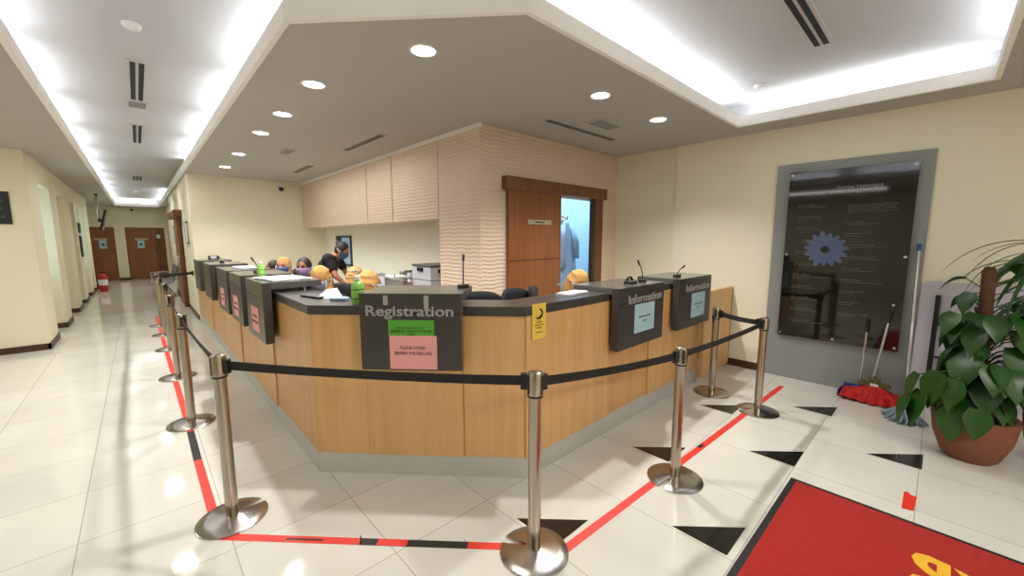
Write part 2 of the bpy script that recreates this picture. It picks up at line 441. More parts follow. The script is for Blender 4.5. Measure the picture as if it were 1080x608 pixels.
# lab coat on a hook
ct = thing('lab_coat', 'pale blue coat hanging in the open doorway beside the brown sliding door', 'coat', (4.80, 3.85, 0))
bm = MB(); n = 40; rows = 26
V = []
for j in range(rows+1):
    t = j/rows; z = 1.86-1.02*t; w = (.03+.12*min(1, t*5))*(1+.55*t); d = .035+.05*t
    ring_ = []
    for k in range(n):
        a = 2*math.pi*k/n; f = 1+.16*t*math.sin(a*9+.4)+.06*math.sin(a*4+t*5)
        ring_.append(bm.bm.verts.new((-.10+w*math.cos(a)*f, d*math.sin(a)*f, z)))
    V.append(ring_)
for j in range(rows):
    for k in range(n): bm.bm.faces.new((V[j][k], V[j][(k+1) % n], V[j+1][(k+1) % n], V[j+1][k]))
bm.bm.faces.new(V[0]); bm.build('coat_body', M_COAT, ct, True)
bm = MB(); bm.tube([(-.20, -.02, 1.78), (-.26, -.05, 1.6), (-.27, -.05, 1.35), (-.25, -.06, 1.17)], [.045, .06, .055, .06], 14)
bm.build('sleeve', M_COAT, ct, True)
bm = MB(); bm.tube([(.0, -.02, 1.76), (.07, -.05, 1.55), (.08, -.05, 1.3)], [.04, .055, .055], 14); bm.build('sleeve', M_COAT, ct, True)
bm = MB(); bm.tube([(-.10, .16, 1.92), (-.10, .05, 1.92), (-.10, -.02, 1.88), (-.10, -.03, 1.93)], .008, 8); bm.build('hook', M_BLACK, ct, True)
struct('trim_coat_rail', 4.4, 4.88, 3.99, 4.01, 1.88, 1.95, M_WHITE)
struct('wall_side_room.004', 3.36, 4.88, 4.01, 4.05, 0, 2.7, M_BLUER)

# ------------------------------------------------------------------ overhead cabinets
units = [(6.38, 9.8, 4, 'furthest beige overhead cupboard, the widest, reaching the far wall'), (5.5, 6.38, 2, 'narrow middle beige overhead cupboard above the staff wall'), (4.275, 5.5, 2, 'beige overhead cupboard nearest the copier and the ridged column')]
for y0, y1, nd, lb in units:
    t = thing('overhead_cabinet', lb, 'cabinet', (2.76, y0, 1.84), group='overhead cabinets')
    boxo('carcass', .02, .435, .005, y1-y0-.005, 0, ZC-1.84-.03, M_WAVY, t)
    w = (y1-y0)/nd
    for k in range(nd): boxo('cabinet_door', 0, .02, k*w+(.014 if k == 0 else .002), (k+1)*w-(.012 if k == nd-1 else .002), 0, ZC-1.84-.03, M_WAVY, t)
struct('trim_cornice', 2.735, 2.78, 3.45, 9.8, ZC-.045, ZC, M_FASC)

# ------------------------------------------------------------------ reception counter
A0 = Vector((.785, 2.782)); B0 = Vector((1.765, 1.762)); XL = .785; YR = 1.765; YE = 9.75; XE = 4.52
ctr = thing('reception_counter', 'long light beech reception counter wrapping the corner with graphite worktop and metal kickplate', 'counter', (0, 0, 0))
cd = (B0-A0).normalized(); cn = Vector((cd.y, -cd.x))
if cn.dot(A0) > 0: cn = -cn      # towards public
def cpath(off):
    """counter outline moved off metres towards the staff side"""
    # left line x=XL+off ; chamfer ; right line y=YR+off
    p = A0 - cn*off
    xl = XL+off; yr = YR+off
    t = (xl-p.x)/cd.x; q1 = p+cd*t; t2 = (yr-p.y)/cd.y; q2 = p+cd*t2
    return [(xl, YE), (q1.x, q1.y), (q2.x, q2.y), (XE, yr)]
def strip(name, o0, o1, z0, z1, m, parent=ctr):
    P = cpath(o0); Q = cpath(o1); b = MB()
    for i in range(3):
        b.prism([P[i], P[i+1], Q[i+1], Q[i]], z0, z1)
    bmesh.ops.remove_doubles(b.bm, verts=b.bm.verts, dist=1e-5)
    return b.build(name, m, parent)
strip('core_panel', .02, .05, 0, 1.11, M_OAK2)
strip('kickplate', .006, .018, 0, .145, M_ALU)
strip('worktop', -.015, .27, 1.11, 1.17, M_DARK)
strip('staff_desk', .06, .55, .70, .74, M_DARKT)
strip('staff_modesty_panel', .05, .06, .02, 1.1, M_WHITE)
# front panels
P = cpath(0)
def panel(p0, p1, proud, m):
    p0 = Vector(p0); p1 = Vector(p1); d = (p1-p0).normalized(); nn = Vector((d.y, -d.x))
    if nn.dot(p0+Vector((0, 0))) > 0: nn = -nn
    a = p0+d*.002; c = p1-d*.002
    b = MB(); b.prism([tuple(a+nn*proud), tuple(c+nn*proud), tuple(c-nn*.02), tuple(a-nn*.02)], .148, 1.108)
    b.build('front_panel', m, ctr)
ysm = [9.75, 8.9, 7.78, 6.42, 5.36, 4.45, 3.83, P[1][1]]
for i in range(7): panel((XL, ysm[i]), (XL, ysm[i+1]), .012 if i % 2 else .0, M_OAK if i % 2 else M_OAK2)
cl = (Vector(P[2])-Vector(P[1])).length
ss = [0, .364, 1.007, cl]
for i in range(3): panel(Vector(P[1])+cd*ss[i], Vector(P[1])+cd*ss[i+1], 0 if i != 1 else .006, M_OAK)
xs_ = [P[2][0], 2.70, 3.36, 3.80, XE]
for i in range(4): panel((xs_[i], YR), (xs_[i+1], YR), .012 if i % 2 == 0 else 0, M_OAK if i % 2 == 0 else M_OAK2)
boxo('end_panel', XE-.02, XE, YR+.0, YR+.55, 0, 1.11, M_OAK, ctr)
gate = thing('counter_gate', 'low light beech gate closing the gap between counter end and cream wall', 'gate', (4.53, 1.72, 0))
boxo('gate_panel', 0, .83, 0, .045, .03, 1.0, M_OAK, gate, .003)
boxo('edge_strip', .83, .838, -.002, .047, .03, 1.0, M_DOORD, gate)
boxo('edge_strip', .0, .83, .0, .045, 1.0, 1.004, M_OAK2, gate)

# service hoods
def hood(name, label, loc, rz, w, z0, z1, letters=None):
    t = thing(name, label, 'hood', (loc[0], loc[1], 0), rz)
    boxo('front_box', -w/2, w/2, -.105, -.04, z0, z1, M_DARK, t, .003)
    boxo('top_slab', -w/2, w/2, -.04, .34, z1-.05, z1, M_DARKT, t, .003)
    boxo('top_surface', -w/2+.002, w/2-.002, -.103, .338, z1, z1+.002, M_DARKT, t)
    boxo('groove', -w/2+.01, w/2-.01, -.1065, -.1045, z1-.13, z1-.122, M_BLACK, t)
    for s in (-1, 1):
        b = MB(); b.tube([(s*(w/2-.06), .22, 1.17), (s*(w/2-.06), .22, z1-.05)], .012, 12); b.build('support_post', M_SILVER, t, 'auto')
    if letters:
        text('lettering', letters[0], M_LETTER, t, (letters[1], -.108, letters[2]), width=letters[3], capz=letters[4], extrude=.003, bold=.0008)
    return t
lefts = [(3.60, 4.25, 'nearest dark grey service hood on the left counter, sanitizer and papers on top'),
         (4.50, 5.13, 'second dark grey service hood from the corner on the left counter, with pink notice'),
         (5.33, 6.05, 'third dark grey service hood from the corner, last one carrying a pink notice'),
         (6.72, 7.42, 'fourth dark grey service hood down the left counter, without a notice'),
         (8.05, 8.75, 'furthest small dark grey service hood at the far end of the left counter')]
HL = []
for y0, y1, lb in lefts:
    HL.append(hood('service_hood', lb, (XL, (y0+y1)/2), R(-90), y1-y0, .76, 1.25))
sc = Vector(P[1])+cd*.70
crz = math.atan2(cd.y, cd.x)
HR = hood('service_hood', 'dark grey service hood lettered Registration on the angled counter front', sc, crz, .64, .775, 1.262, ('Registration', -.003, 1.145, .55, .085))
HI = [hood('service_hood', 'nearer dark grey service hood lettered Information with blue notice', (3.05, YR), 0, .74, .71, 1.21, ('Information', .045, 1.11, .545, .072)),
      hood('service_hood', 'further dark grey service hood lettered Information beside the low beech gate', (4.115, YR), 0, .77, .71, 1.21, ('Information', .045, 1.11, .56, .072))]
for k, (dx, h) in enumerate(((-.15, .06), (.105, .085))):
    boxo('pale_strip', dx-.016, dx+.013, -.1062, -.105, 1.252-h, 1.252, mat('pale_strip_grey', (170, 166, 158), .4), HR)  # two small pale grey strips near the top of the hood face
# notices
def notice(label, loc, rz, w, h, m, lines, name='paper_notice', group=None, dx=0):
    t = thing(name, label, 'notice', loc, rz, group)
    b = MB(); N = 6
    for i in range(N):
        a = -w/2+w*i/N; c = a+w/N; f = lambda q: -.002-.0015*math.cos(q/w*3)
        b.quad((a, f(a), -h/2), (c, f(c), -h/2), (c, f(c), h/2), (a, f(a), h/2))
    bmesh.ops.remove_doubles(b.bm, verts=b.bm.verts, dist=1e-5)
    g = bmesh.ops.extrude_face_region(b.bm, geom=list(b.bm.faces))
    for v in g['geom']:
        if isinstance(v, bmesh.types.BMVert): v.co.y += .001
    sh = b.build('sheet', m, t)
    for body, zc, wd, hh in lines: text('printed_text', body, M_INK, sh, (dx, -.0045, zc), width=wd, capz=hh, extrude=.0003)
    return t
def onhood(h, lx, z): 
    v = Matrix.Rotation(h.rotation_euler.z, 4, 'Z') @ Vector((lx, -.1055, 0)); return (h.location.x+v.x, h.location.y+v.y, z)
PK = [('PLEASE STAND', .025, .15, .02), ('BEHIND THE RED LINE', -.025, .22, .02)]
for h, lx, lb in ((HL[0], .0, 'pink notice on the nearest left hood'), (HL[1], -.02, 'pink notice on the second left hood'), (HL[2], -.02, 'pink notice on the third left hood')):
    notice(lb, onhood(h, lx, .925), R(-90), .27, .21, M_PINK, [('PLEASE STAND', .025, .15, .02), ('BEHIND THE RED LINE', -.025, .22, .02)], group='pink notices on the left hoods')
notice('pink PLEASE STAND notice on the Registration hood, below a green one', onhood(HR, .015, .892), crz, .30, .215, M_PINK, [('PLEASE STAND', .03, .16, .02), ('BEHIND THE RED LINE', -.005, .235, .02)])
notice('green queue notice on the Registration hood, above the pink one', tuple(Vector(onhood(HR, .005, 1.048))+Vector((0, 0, 0))), crz, .29, .10, M_GREEN, [('Please Queue Here', .003, .18, .015), ('GENERAL PRACTITIONER', -.02, .26, .015), ('(GP)', -.041, .045, .013)])
notice('pale blue notice on the nearer Information hood', onhood(HI[0], .035, .94), 0, .33, .24, M_BLUE, [('MEDICAL RECORD', .01, .2, .016), ('DEPT', -.03, .06, .016)])
notice('pale blue notice on the further Information hood', onhood(HI[1], .065, .925), 0, .33, .25, M_BLUE, [('MEDICAL RECORD', .01, .2, .016), ('DEPT', -.03, .06, .016)])
# yellow card over the counter edge
yc = notice('yellow hand hygiene card stuck over the worktop edge right of the Registration hood', (1.872, YR-.0175, 1.063), 0, .13, .235, M_YELL, [('PLEASE', -.005, .05, .009), ('SANITIZE YOUR', -.023, .085, .009), ('HANDS', -.041, .045, .009), ('THANK YOU', -.072, .06, .009)], name='hygiene_card')
b = MB(); b.tube([(-.03, -.005, .025), (0, -.005, .022), (.02, -.005, .035), (.03, -.005, .055)], [.004, .008, .008, .004], 8); b.tube([(.0, -.005, .085), (.02, -.005, .07), (.03, -.005, .055)], [.003, .006, .005], 8)
b.build('hand_symbol', M_INK, yc)

# ------------------------------------------------------------------ stanchions
def star_base(notch):
    b = MB(); N = 72; Rr = .175; hw = .023
    # explicit outline with a parallel sided slot
    pts = []
    a0 = math.asin(hw/Rr)
    for i in range(N+1):
        a = notch+a0+(2*math.pi-2*a0)*i/N
        pts.append((Rr*math.cos(a), Rr*math.sin(a)))
    c, s_ = math.cos(notch), math.sin(notch)
    def P_(u, v): return (u*c-v*s_, u*s_+v*c)
    slots = {}
    for k in range(1, 6): slots[len(pts)] = (Rr*math.cos(a0)-(Rr*math.cos(a0)-.07)*k/5, 0, -hw); pts.append(None)
    for k in range(1, 6): th = -math.pi/2-math.pi*k/6; slots[len(pts)] = (.07, hw*math.cos(th), hw*math.sin(th)); pts.append(None)
    for k in range(5): slots[len(pts)] = (.07+(Rr*math.cos(a0)-.07)*k/5, 0, hw); pts.append(None)
    def outline(f_):
        out = [None if p is None else (p[0]*f_, p[1]*f_) for p in pts]
        for q, (u, du, v) in slots.items(): out[q] = P_(u*f_+du, v)
        return out
    def H(x, y): r = math.hypot(x, y)/Rr; return .010+.024*max(0,1-r)**1.3
    cen = b.bm.verts.new((0, 0, .034))
    lo = [b.bm.verts.new((x, y, 0)) for x, y in outline(1)]; prev = [b.bm.verts.new((x, y, H(x, y)-.003)) for x, y in outline(1)]
    n = len(pts)
    for i in range(n): b.bm.faces.new((lo[i], lo[(i+1) % n], prev[(i+1) % n], prev[i]))
    for f_ in (.97, .7, .42, .22):
        cur = [b.bm.verts.new((x, y, H(x, y))) for x, y in outline(f_)]
        for i in range(n): b.bm.faces.new((prev[i], prev[(i+1) % n], cur[(i+1) % n], cur[i]))
        prev = cur
    for i in range(n): b.bm.faces.new((prev[i], prev[(i+1) % n], cen))
    b.bm.faces.new(lo[::-1])
    return b
def stanchion(label, x, y, notch, to=None, hs=1.0, group=None):
    t = thing('queue_stanchion', label, 'stanchion', (x, y, 0), group=group); t.scale.z = hs
    star_base(notch).build('base', M_BASE, t, 'auto')
    b = MB(); b.lathe([(.032, .028), (.032, .845), (.0325, .845)], 28); b.build('pole', M_CHROME, t, 'auto')
    b = MB(); b.lathe([(.033, .84), (.0385, .843), (.0385, .852), (.033, .855)], 28)
    b.build('belt_head', M_BLACK, t, 'auto')
    b = MB(); b.lathe([(.0375, .853), (.0375, .952), (.034, .966), (.02, .971), (.001, .972)], 28, cap=False); cpp = b.build('cap', M_CHROME, t, 'auto')
    for k in range(3):
        a = k*math.pi*2/3+.9+notch; b = MB(); b.box(.030, .0395, -.009, .009, .86, .955, .002); b.xform(Matrix.Rotation(a, 4, 'Z')); b.build('belt_slot', M_BLACK, cpp)
    if to:
        d = Vector((to[0]-x, to[1]-y, 0)); L = d.length; d.normalize(); nn = Vector((-d.y, d.x, 0)); b = MB(); N = 12; z1 = to[2] if len(to) > 2 else 0
        V = []
        for i in range(N+1):
            q = i/N; s = .04+(L-.08)*q; sag = -.014*4*q*(1-q); tw = .18*math.sin(q*math.pi)
            c = d*s+Vector((0, 0, .912+sag+z1*q))
            o_ = [(-.0015, -.025), (.0015, -.025), (.0015, .025), (-.0015, .025)]
            V.append([b.bm.verts.new(c+nn*(u*math.cos(tw)-v*math.sin(tw))+Vector((0, 0, v*math.cos(tw)))) for u, v in o_])
        for i in range(N):
            for k in range(4): b.bm.faces.new((V[i][k], V[i][(k+1) % 4], V[i+1][(k+1) % 4], V[i+1][k]))
        b.bm.faces.new(V[0]); b.bm.faces.new(V[-1][::-1]); bo = b.build('belt', M_BELT, t)
        for s in (.052, L-.055):
            b = MB(); c = d*s
            b.box(-.016, .016, -.013, .013, .868, .948, .002); b.xform(Matrix.Translation(c+Vector((0, 0, z1 if s > .1 else 0))) @ Matrix.Rotation(math.atan2(d.y, d.x), 4, 'Z')); b.build('belt_clip', M_BLACK, bo)
    return t
PM = (1.357, 1.288, 0); L1 = (.268, 2.65); P3 = (2.50, 1.08, -.05); P4 = (4.09, 1.03, -.02); P5 = (4.25, 1.50, .012)
LL = [(.215, 4.33), (.215, 5.93), (.225, 7.55), (.215, 8.75), (.205, 9.75)]
stanchion('steel belt post at the middle, before the right corner of the counter', *PM[:2], R(112), P3, .99)
stanchion('steel belt post nearest the camera on the left, slot of its base showing', *L1, R(19), PM)
stanchion('steel belt post in front of the nearer Information hood, standing on the red line', *P3[:2], R(176), P4, .935)
stanchion('steel belt post nearest the grey wall panel at the end of the red line', *P4[:2], R(128), P5, .915)
stanchion('steel belt post closest to the low beech gate, off the red line', *P5[:2], R(20), None, .93)
chain = [L1]+LL
lbs = ['second steel belt post along the corridor line, base beside the black tape piece', 'third steel belt post along the corridor line', 'fourth steel belt post along the corridor line', 'fifth steel belt post along the corridor line', 'furthest steel belt post down the corridor, joined to the wall by a belt']
for i, p in enumerate(LL):
    stanchion(lbs[i], *p, R(10+70*i), chain[i] if i < 5 else None)
# wall clip for the last belt
wc = thing('wall_belt_clip', 'black belt stretched from the furthest belt post to the corridor wall', 'belt', (.78, 10.3, 0))
b = MB(); b.box(-.03, 0, -.03, .03, .86, .96, .004); b.build('wall_clip', M_BLACK, wc)
b = MB(); b.prism([(-.03, -.002), (-.54, -.52), (-.54, -.516), (-.03, .002)], .885, .935); b.build('belt', M_BELT, wc)

# ------------------------------------------------------------------ floor tape
def tape(label, p0, p1, m, w=.048, z=.0012, cat='floor tape', group=None):
    p0, p1 = Vector(p0), Vector(p1); d = (p1-p0).normalized(); n = Vector((-d.y, d.x))*w/2
    b = MB(); b.prism([tuple(p0+n), tuple(p0-n), tuple(p1-n), tuple(p1+n)], 0.0003, z)
    return tag(b.build('floor_tape', m), label, cat, group)
tape('red tape strip running down the corridor side, beyond the black piece', (.19, 4.14), (.155, 11.0), M_RED)
tape('short black tape piece between the two nearest left belt posts', (.186, 3.55), (.19, 4.14), M_BTAPE)
tape('red tape strip ending at the nearest left belt post', (.19, 2.62), (.186, 3.55), M_RED)
C0 = Vector((.20, 2.51)); C1 = Vector((1.38, 1.30)); cdv = (C1-C0)
f = lambda t: tuple(C0+cdv*t)
tape('red tape strip before the counter front, left end by the nearest belt post', f(0), f(.45), M_RED)
tape('thin black sliver stuck on the left red tape strip', f(.21), f(.33), M_BTAPE, .012, .0022)
tape('black tape strip before the Registration counter front', f(.45), f(.79), M_BTAPE)
tape('small red patch laid over the black tape strip', f(.505), f(.60), M_RED, .046, .0024)
tape('short red tape strip running under the middle belt post', f(.79), f(1.0), M_RED)
tape('long red tape strip along the Information side of the counter', (1.42, 1.19), (4.99, 1.045), M_RED, .05)
tape('small black speck piece on the long right red tape strip', (3.02, 1.135), (3.09, 1.13), M_BTAPE, .03, .0024)
b = MB(); b.prism([(3.195, .02), (3.21, -.03), (3.41, -.04), (3.41, -.012), (3.44, .005), (3.42, .02)], .0003, .0014)
tag(b.build('floor_tape', M_RED), 'torn red tape patch on the tiles between red mat and plant', 'floor tape')
for t_, lb in ((.455, 'curled loose end of tape nearest the left belt post'), (.785, 'curled loose end of tape near the middle belt post')):
    b = MB(); c = Vector(f(t_)); b.bm.faces.new([b.bm.verts.new(p) for p in ((c.x-.018, c.y-.022, .001), (c.x-.002, c.y-.004, .001), (c.x+.004, c.y+.012, .018), (c.x-.006, c.y+.006, .042))])
    tag(b.build('tape_curl', M_BTAPE), lb, 'floor tape')

# ------------------------------------------------------------------ mat
mt = thing('entrance_mat', 'red entrance mat with black border and yellow script lettering', 'mat', (2.12, -.10, 0), R(-.5))
b = MB(); b.box(-.95, .95, -.66, .655, .0005, .006, .002); b.build('rubber_border', M_RUB, mt)
b = MB(); b.box(-.915, .915, -.625, .62, .006, .011, .002); b.build('pile', M_MAT, mt)
text('script_lettering', 'Welcome', M_GOLD, mt, (-.12, -.0, .0115), width=1.55, capz=.34, extrude=.0015, rot=(0, 0, 0), shear=.35, bold=.001)

# ------------------------------------------------------------------ directory wall panel and board
wp = tag(boxo('wall_panel', XW-.055, XW-.031, .095, 1.335, 0, 2.41, M_GPANEL), 'large flat grey panel on the cream wall behind the black directory board', 'wall panel')
bd = thing('directory_board', 'glossy black acrylic directory board with etched text and a blue flower', 'directory board', (XW-.0565, .70, 0), R(-90))
# local: +x = -y world, -y local = -x world (towards room)
bs = boxo('board_sheet', -.50, .505, -.045, -.03, .50, 2.31, M_BOARD, bd, .002)
for sx in (-.475, .48):
    for z in (.53, 1.42, 2.28):
        b = MB(); b.lathe([(.001, .0), (.013, .0), (.013, .05), (.001, .052)], 16); b.xform(Matrix.Rotation(R(90), 4, 'X')); b.build('standoff', M_SILVER, bd, 'auto', loc=(sx, 0, z))
b = MB(); b.lathe([(.001, .0), (.013, .0), (.013, .05), (.001, .052)], 16); b.xform(Matrix.Rotation(R(90), 4, 'X')); b.build('standoff', M_SILVER, bd, 'auto', loc=(0, 0, .53))
text('title_lettering', 'TWIN TOWERS', mat('title_grey', (150, 148, 140), .5), bd, (.09, -.0465, 2.115), width=.36, capz=.025, extrude=.0004)
text('title_lettering', 'MEDICAL CENTRE', MATS['title_grey'], bd, (.04, -.0465, 2.07), width=.42, capz=.022, extrude=.0004)
b = MB()
rnd = random.Random(3)
def rowline(x, z, w, h=.010):
    q = x
    while q < x+w:
        l = rnd.uniform(.012, .04); b.box(q, min(q+l, x+w), -.0462, -.0455, z, z+h*rnd.uniform(.6, 1)); q += l+.008
b = MB()
z = 1.95
for g in range(11):
    b.bm.free(); b = MB()
    rowline(-.40+(.06 if g in (3,) else 0), z, .12+.1*rnd.random()); rowline(-.40, z-.022, .2+.12*rnd.random(), .008)
    if g in (1, 2, 6): rowline(-.40, z-.042, .08, .008)
    z -= .125; b.build('etched_text', M_DTXT, bs); b = MB()
for k in range(4): rowline(.02, 1.93-.022*k, .37, .009)
b.build('etched_text', M_DTXT, bs)
z = 1.76
for g in range(9):
    b = MB(); rowline(.02, z, .14+.12*rnd.random()); rowline(.02, z-.022, .10+.25*rnd.random(), .008); z -= .118; b.build('etched_text', M_DTXT, bs)
b = MB(); fc = Vector((-.135, 1.48))
for k in range(15):
    a = 2*math.pi*k/15+.1; L_ = .20*(.85+.2*rnd.random()); wd = .028
    pts = [(.03, 0), (.35*L_, wd*.8), (.75*L_, wd), (L_*.95, wd*.5), (L_, 0), (L_*.95, -wd*.5), (.75*L_, -wd), (.35*L_, -wd*.8)]
    vs = [b.bm.verts.new((fc.x+u*math.cos(a)-v*math.sin(a), -.0458-.0001*(k % 3), fc.y+u*math.sin(a)+v*math.cos(a))) for u, v in pts]
    b.bm.faces.new(vs)
b.build('flower_petals', M_PETAL, bd)
b = MB(); b.lathe([(.001, 0), (.035, 0), (.035, .001), (.001, .0012)], 20); b.xform(Matrix.Rotation(R(90), 4, 'X')); b.build('flower_centre', M_BLACK, bd, loc=(fc.x, -.0462, fc.y))

# ------------------------------------------------------------------ brooms and mop
mp = thing('string_mop', 'blue grey string mop, white handle with blue cap, right of the directory board', 'mop', (4.83, .09, 0))
b = MB(); b.tube([(0, 0, .07), (.50, .045, 1.50)], .012, 12); b.build('handle', M_SILVER, mp, 'auto')
b = MB(); b.tube([(.493, .044, 1.48), (.514, .046, 1.545)], .0165, 12); b.build('handle_cap', M_BLUEP, mp, 'auto')
b = MB(); b.tube([(-.012, 0, .04), (.014, 0, .115)], [.035, .018], 12)
for k in range(110):
    a = rnd.uniform(0, 2*math.pi); r_ = rnd.uniform(.05, .16)
    p = [(0, 0, .085), (r_*.35*math.cos(a), r_*.35*math.sin(a), .08+.02*rnd.random()), (r_*.75*math.cos(a+.2), r_*.75*math.sin(a+.2), .045), (r_*math.cos(a+.1), r_*math.sin(a+.1), .012)]
    b.tube(p, .008, 5)
b.build('mop_strings', M_MOPB, mp, True)
br = thing('red_broom', 'broom with wide red bristles and olive brown block leaning on the grey panel', 'broom', (5.09, .32, 0))
b = MB(); b.tube([(.03, .02, .2), (.205, -.055, .93)], .011, 12); b.build('handle', M_SILVER, br, 'auto')
b = MB(); b.tube([(.17, -.04, .78), (.205, -.055, .94)], .0145, 12); b.build('handle_grip', M_BLACK, br, 'auto')
b = MB(); b.tube([(.209, -.057, .945), (.214, -.058, .965)], .013, 10); b.build('handle_tip', M_SILVER, br, 'auto')
b = MB(); N = 24
top = []; bot = []
for i in range(N+1):
    u = i/N-.5; y_ = -u*.50
    top.append(((.03, y_*.45, .19-.16*abs(u)**1.5*1.2), (.07, y_*.45, .19-.16*abs(u)**1.5*1.2)))
    bot.append(((-.07-.02*math.cos(u*40), y_, .012+.05*abs(u)), (.08, y_, .012+.05*abs(u))))
mid = [((-.045-.012*math.cos(i*1.9), -(i/N-.5)*.46, .10-.03*abs(i/N-.5)), (.085, -(i/N-.5)*.46, .10)) for i in range(N+1)]
rows_ = [[b.bm.verts.new(p[0]) for p in q] for q in (top, mid, bot)]+[[b.bm.verts.new(p[1]) for p in q] for q in (bot, mid, top)]
for j in range(6):
    A_, B_ = rows_[j], rows_[(j+1) % 6]
    for i in range(N): b.bm.faces.new((A_[i], A_[i+1], B_[i+1], B_[i]))
b.bm.faces.new([r_[0] for r_ in rows_]); b.bm.faces.new([r_[-1] for r_ in rows_][::-1])
b.build('bristles', M_REDB, br, 'auto')
b = MB(); b.prism([(.02, -.12), (.02, .12), (.08, .10), (.08, -.10)], .165, .2); b.prism([(.02, -.045), (.02, .045), (.07, .04), (.07, -.04)], .2, .235)
b.tube([(.02, -.01, .2), (.05, .01, .26)], .018, 10); b.build('block', M_OLIVE, br)
boxo('block_label', .012, .02, -.03, .03, .17, .195, M_PAPER, br)
dp = thing('blue_dustpan', 'dark blue dustpan with upright handle half hidden behind the red broom', 'dustpan', (5.213, .44, 0))
b = MB(); b.prism([(-.12, -.14), (-.12, .15), (.10, .13), (.10, -.12)], .003, .01); b.box(.09, .10, -.12, .13, .01, .1); b.prism([(-.12, .145), (-.12, .15), (.10, .13), (.10, .125)], .01, .07); b.build('pan', M_BLUEP, dp)
b = MB(); b.tube([(.07, 0, .09), (.08, -.01, .70)], .011, 12); b.build('handle', M_SILVER, dp, 'auto')
b = MB(); b.tube([(.078, -.01, .66), (.0805, -.01, .79)], .0145, 12); b.build('handle_grip', M_BLACK, dp, 'auto')

# ------------------------------------------------------------------ folded table against the wall
ft = thing('folded_table', 'pale folded table with rounded corners and black frame leaning on the wall behind the plant', 'table', (5.30, -.28, 0), R(-90))
def rrect(w, h, r, n=6):
    pts = []
    for cx, cy, a0 in ((w/2-r, h-r, 0), (-w/2+r, h-r, 90), (-w/2+r, r, 180), (w/2-r, r, 270)):
        for k in range(n+1): a = R(a0+90*k/n); pts.append((cx+r*math.cos(a), cy+r*math.sin(a)))
    return pts
b = MB(); b.prism(rrect(.74, 1.2, .06), 0, .022); b.xform(Matrix.Rotation(R(90-4), 4, 'X')); b.build('tabletop', M_LILAC, ft)
def fr(name, x0, x1, z0, z1, d=.03):
    b = MB(); b.box(x0, x1, -.022-d, -.023, z0, z1, .003); b.xform(Matrix.Rotation(R(-4), 4, 'X')); b.build(name, M_BLACK, ft)
fr('leg', -.27, -.235, .06, 1.08); fr('leg', .235, .27, .06, 1.08); fr('cross_bar', -.27, .27, .80, .83); fr('cross_bar', -.27, .27, .20, .23); fr('hinge', -.02, .04, .82, 1.0); fr('cross_bar', -.27, .27, .5, .515)

# ------------------------------------------------------------------ plants
def heart_leaf(b, base, dirv, L_, W, droop, roll=0):
    """heart shaped leaf from base along dirv, tip bending down"""
    d = Vector(dirv).normalized(); side = d.cross(Vector((0, 0, 1)))
    if side.length < .1: side = Vector((1, 0, 0))
    side.normalize(); nrm = side.cross(d).normalized()
    q = Matrix.Rotation(roll, 3, d); side = q @ side; nrm = q @ nrm
    N = 9; prof = [.0, .62, .95, 1.0, .93, .8, .62, .42, .2, .0]
    rows = []
    p = Vector(base); cur = d.copy(); step = L_/N
    for i in range(N+1):
        w = prof[i]*W/2; back = -.12*L_ if i == 1 else 0
        fold = .25
        rows.append((p+side*w+nrm*w*fold+cur*back, p.copy(), p-side*w+nrm*w*fold+cur*back))
        cur = (cur+Vector((0, 0, -1))*droop/N).normalized(); p = p+cur*step
    V = [[b.bm.verts.new(x) for x in r_] for r_ in rows]
    for i in range(N):
        for k in range(2): b.bm.faces.new((V[i][k], V[i][k+1], V[i+1][k+1], V[i+1][k]))
def strap(b, base, dirv, L_, W, droop):
    d = Vector(dirv).normalized(); N = 12; p = Vector(base); cur = d; side = d.cross(Vector((0, 0, 1))).normalized(); rows = []
    for i in range(N+1):
        t = i/N; w = W/2*min(1, .25+t*3)*(1-t**3)+.001; rows.append((p+side*w, p-Vector((0, 0, w*.3)), p-side*w)); cur = (cur+Vector((0, 0, -1))*droop/N).normalized(); p = p+cur*L_/N
    V = [[b.bm.verts.new(x) for x in r_] for r_ in rows]
    for i in range(N):
        for k in range(2): b.bm.faces.new((V[i][k], V[i][k+1], V[i+1][k+1], V[i+1][k]))
def pot(parent, h=.34, r1=.215, r0=.12):
    b = MB(); b.lathe([(.001, 0), (r0, 0), (r0+.03, .03), (r1*.93, h*.5), (r1, h*.85), (r1+.004, h*.93), (r1+.004, h), (r1-.02, h), (r1-.025, h*.85), (.001, h*.82)], 40, cap=False)
    b.build('pot', M_POT, parent, 'auto')
    b = MB(); b.lathe([(.001, h*.88), (r1*.5, h*.9), (r1-.03, h*.87)], 24, cap=False); b.build('soil', M_SOIL, parent, True)
pl = thing('potted_plant', 'leafy climbing plant on a coir pole in a terracotta bowl pot', 'plant', (4.33, -.275, 0))
pot(pl)
b = MB(); b.tube([(0, 0, .25), (-.02, .01, .8), (-.045, .03, 1.37), (-.047, .03, 1.40)], [.036, .036, .036, .025], 16); b.build('coir_pole', M_MOSS, pl, True)
b = MB(); st = MB()
rnd = random.Random(11)
for k in range(52):
    z = .42+rnd.random()*.62; a = rnd.uniform(0, 2*math.pi); out = rnd.uniform(.08, .24)*(1.15-.5*(z-.42))
    if k < 24: a = rnd.uniform(R(110), R(280))
    p0 = Vector((-.02, .02, z-.12)); p1 = Vector((out*math.cos(a), out*math.sin(a), z+.05))
    st.tube([p0, (p0+p1)/2+Vector((0, 0, .04)), p1], .005, 6)
    L_ = rnd.uniform(.17, .27); heart_leaf(b, p1, (math.cos(a)*.7, math.sin(a)*.7, -.35-.4*rnd.random()), L_, L_*rnd.uniform(.62, .75), 1.6, rnd.uniform(-.4, .4))
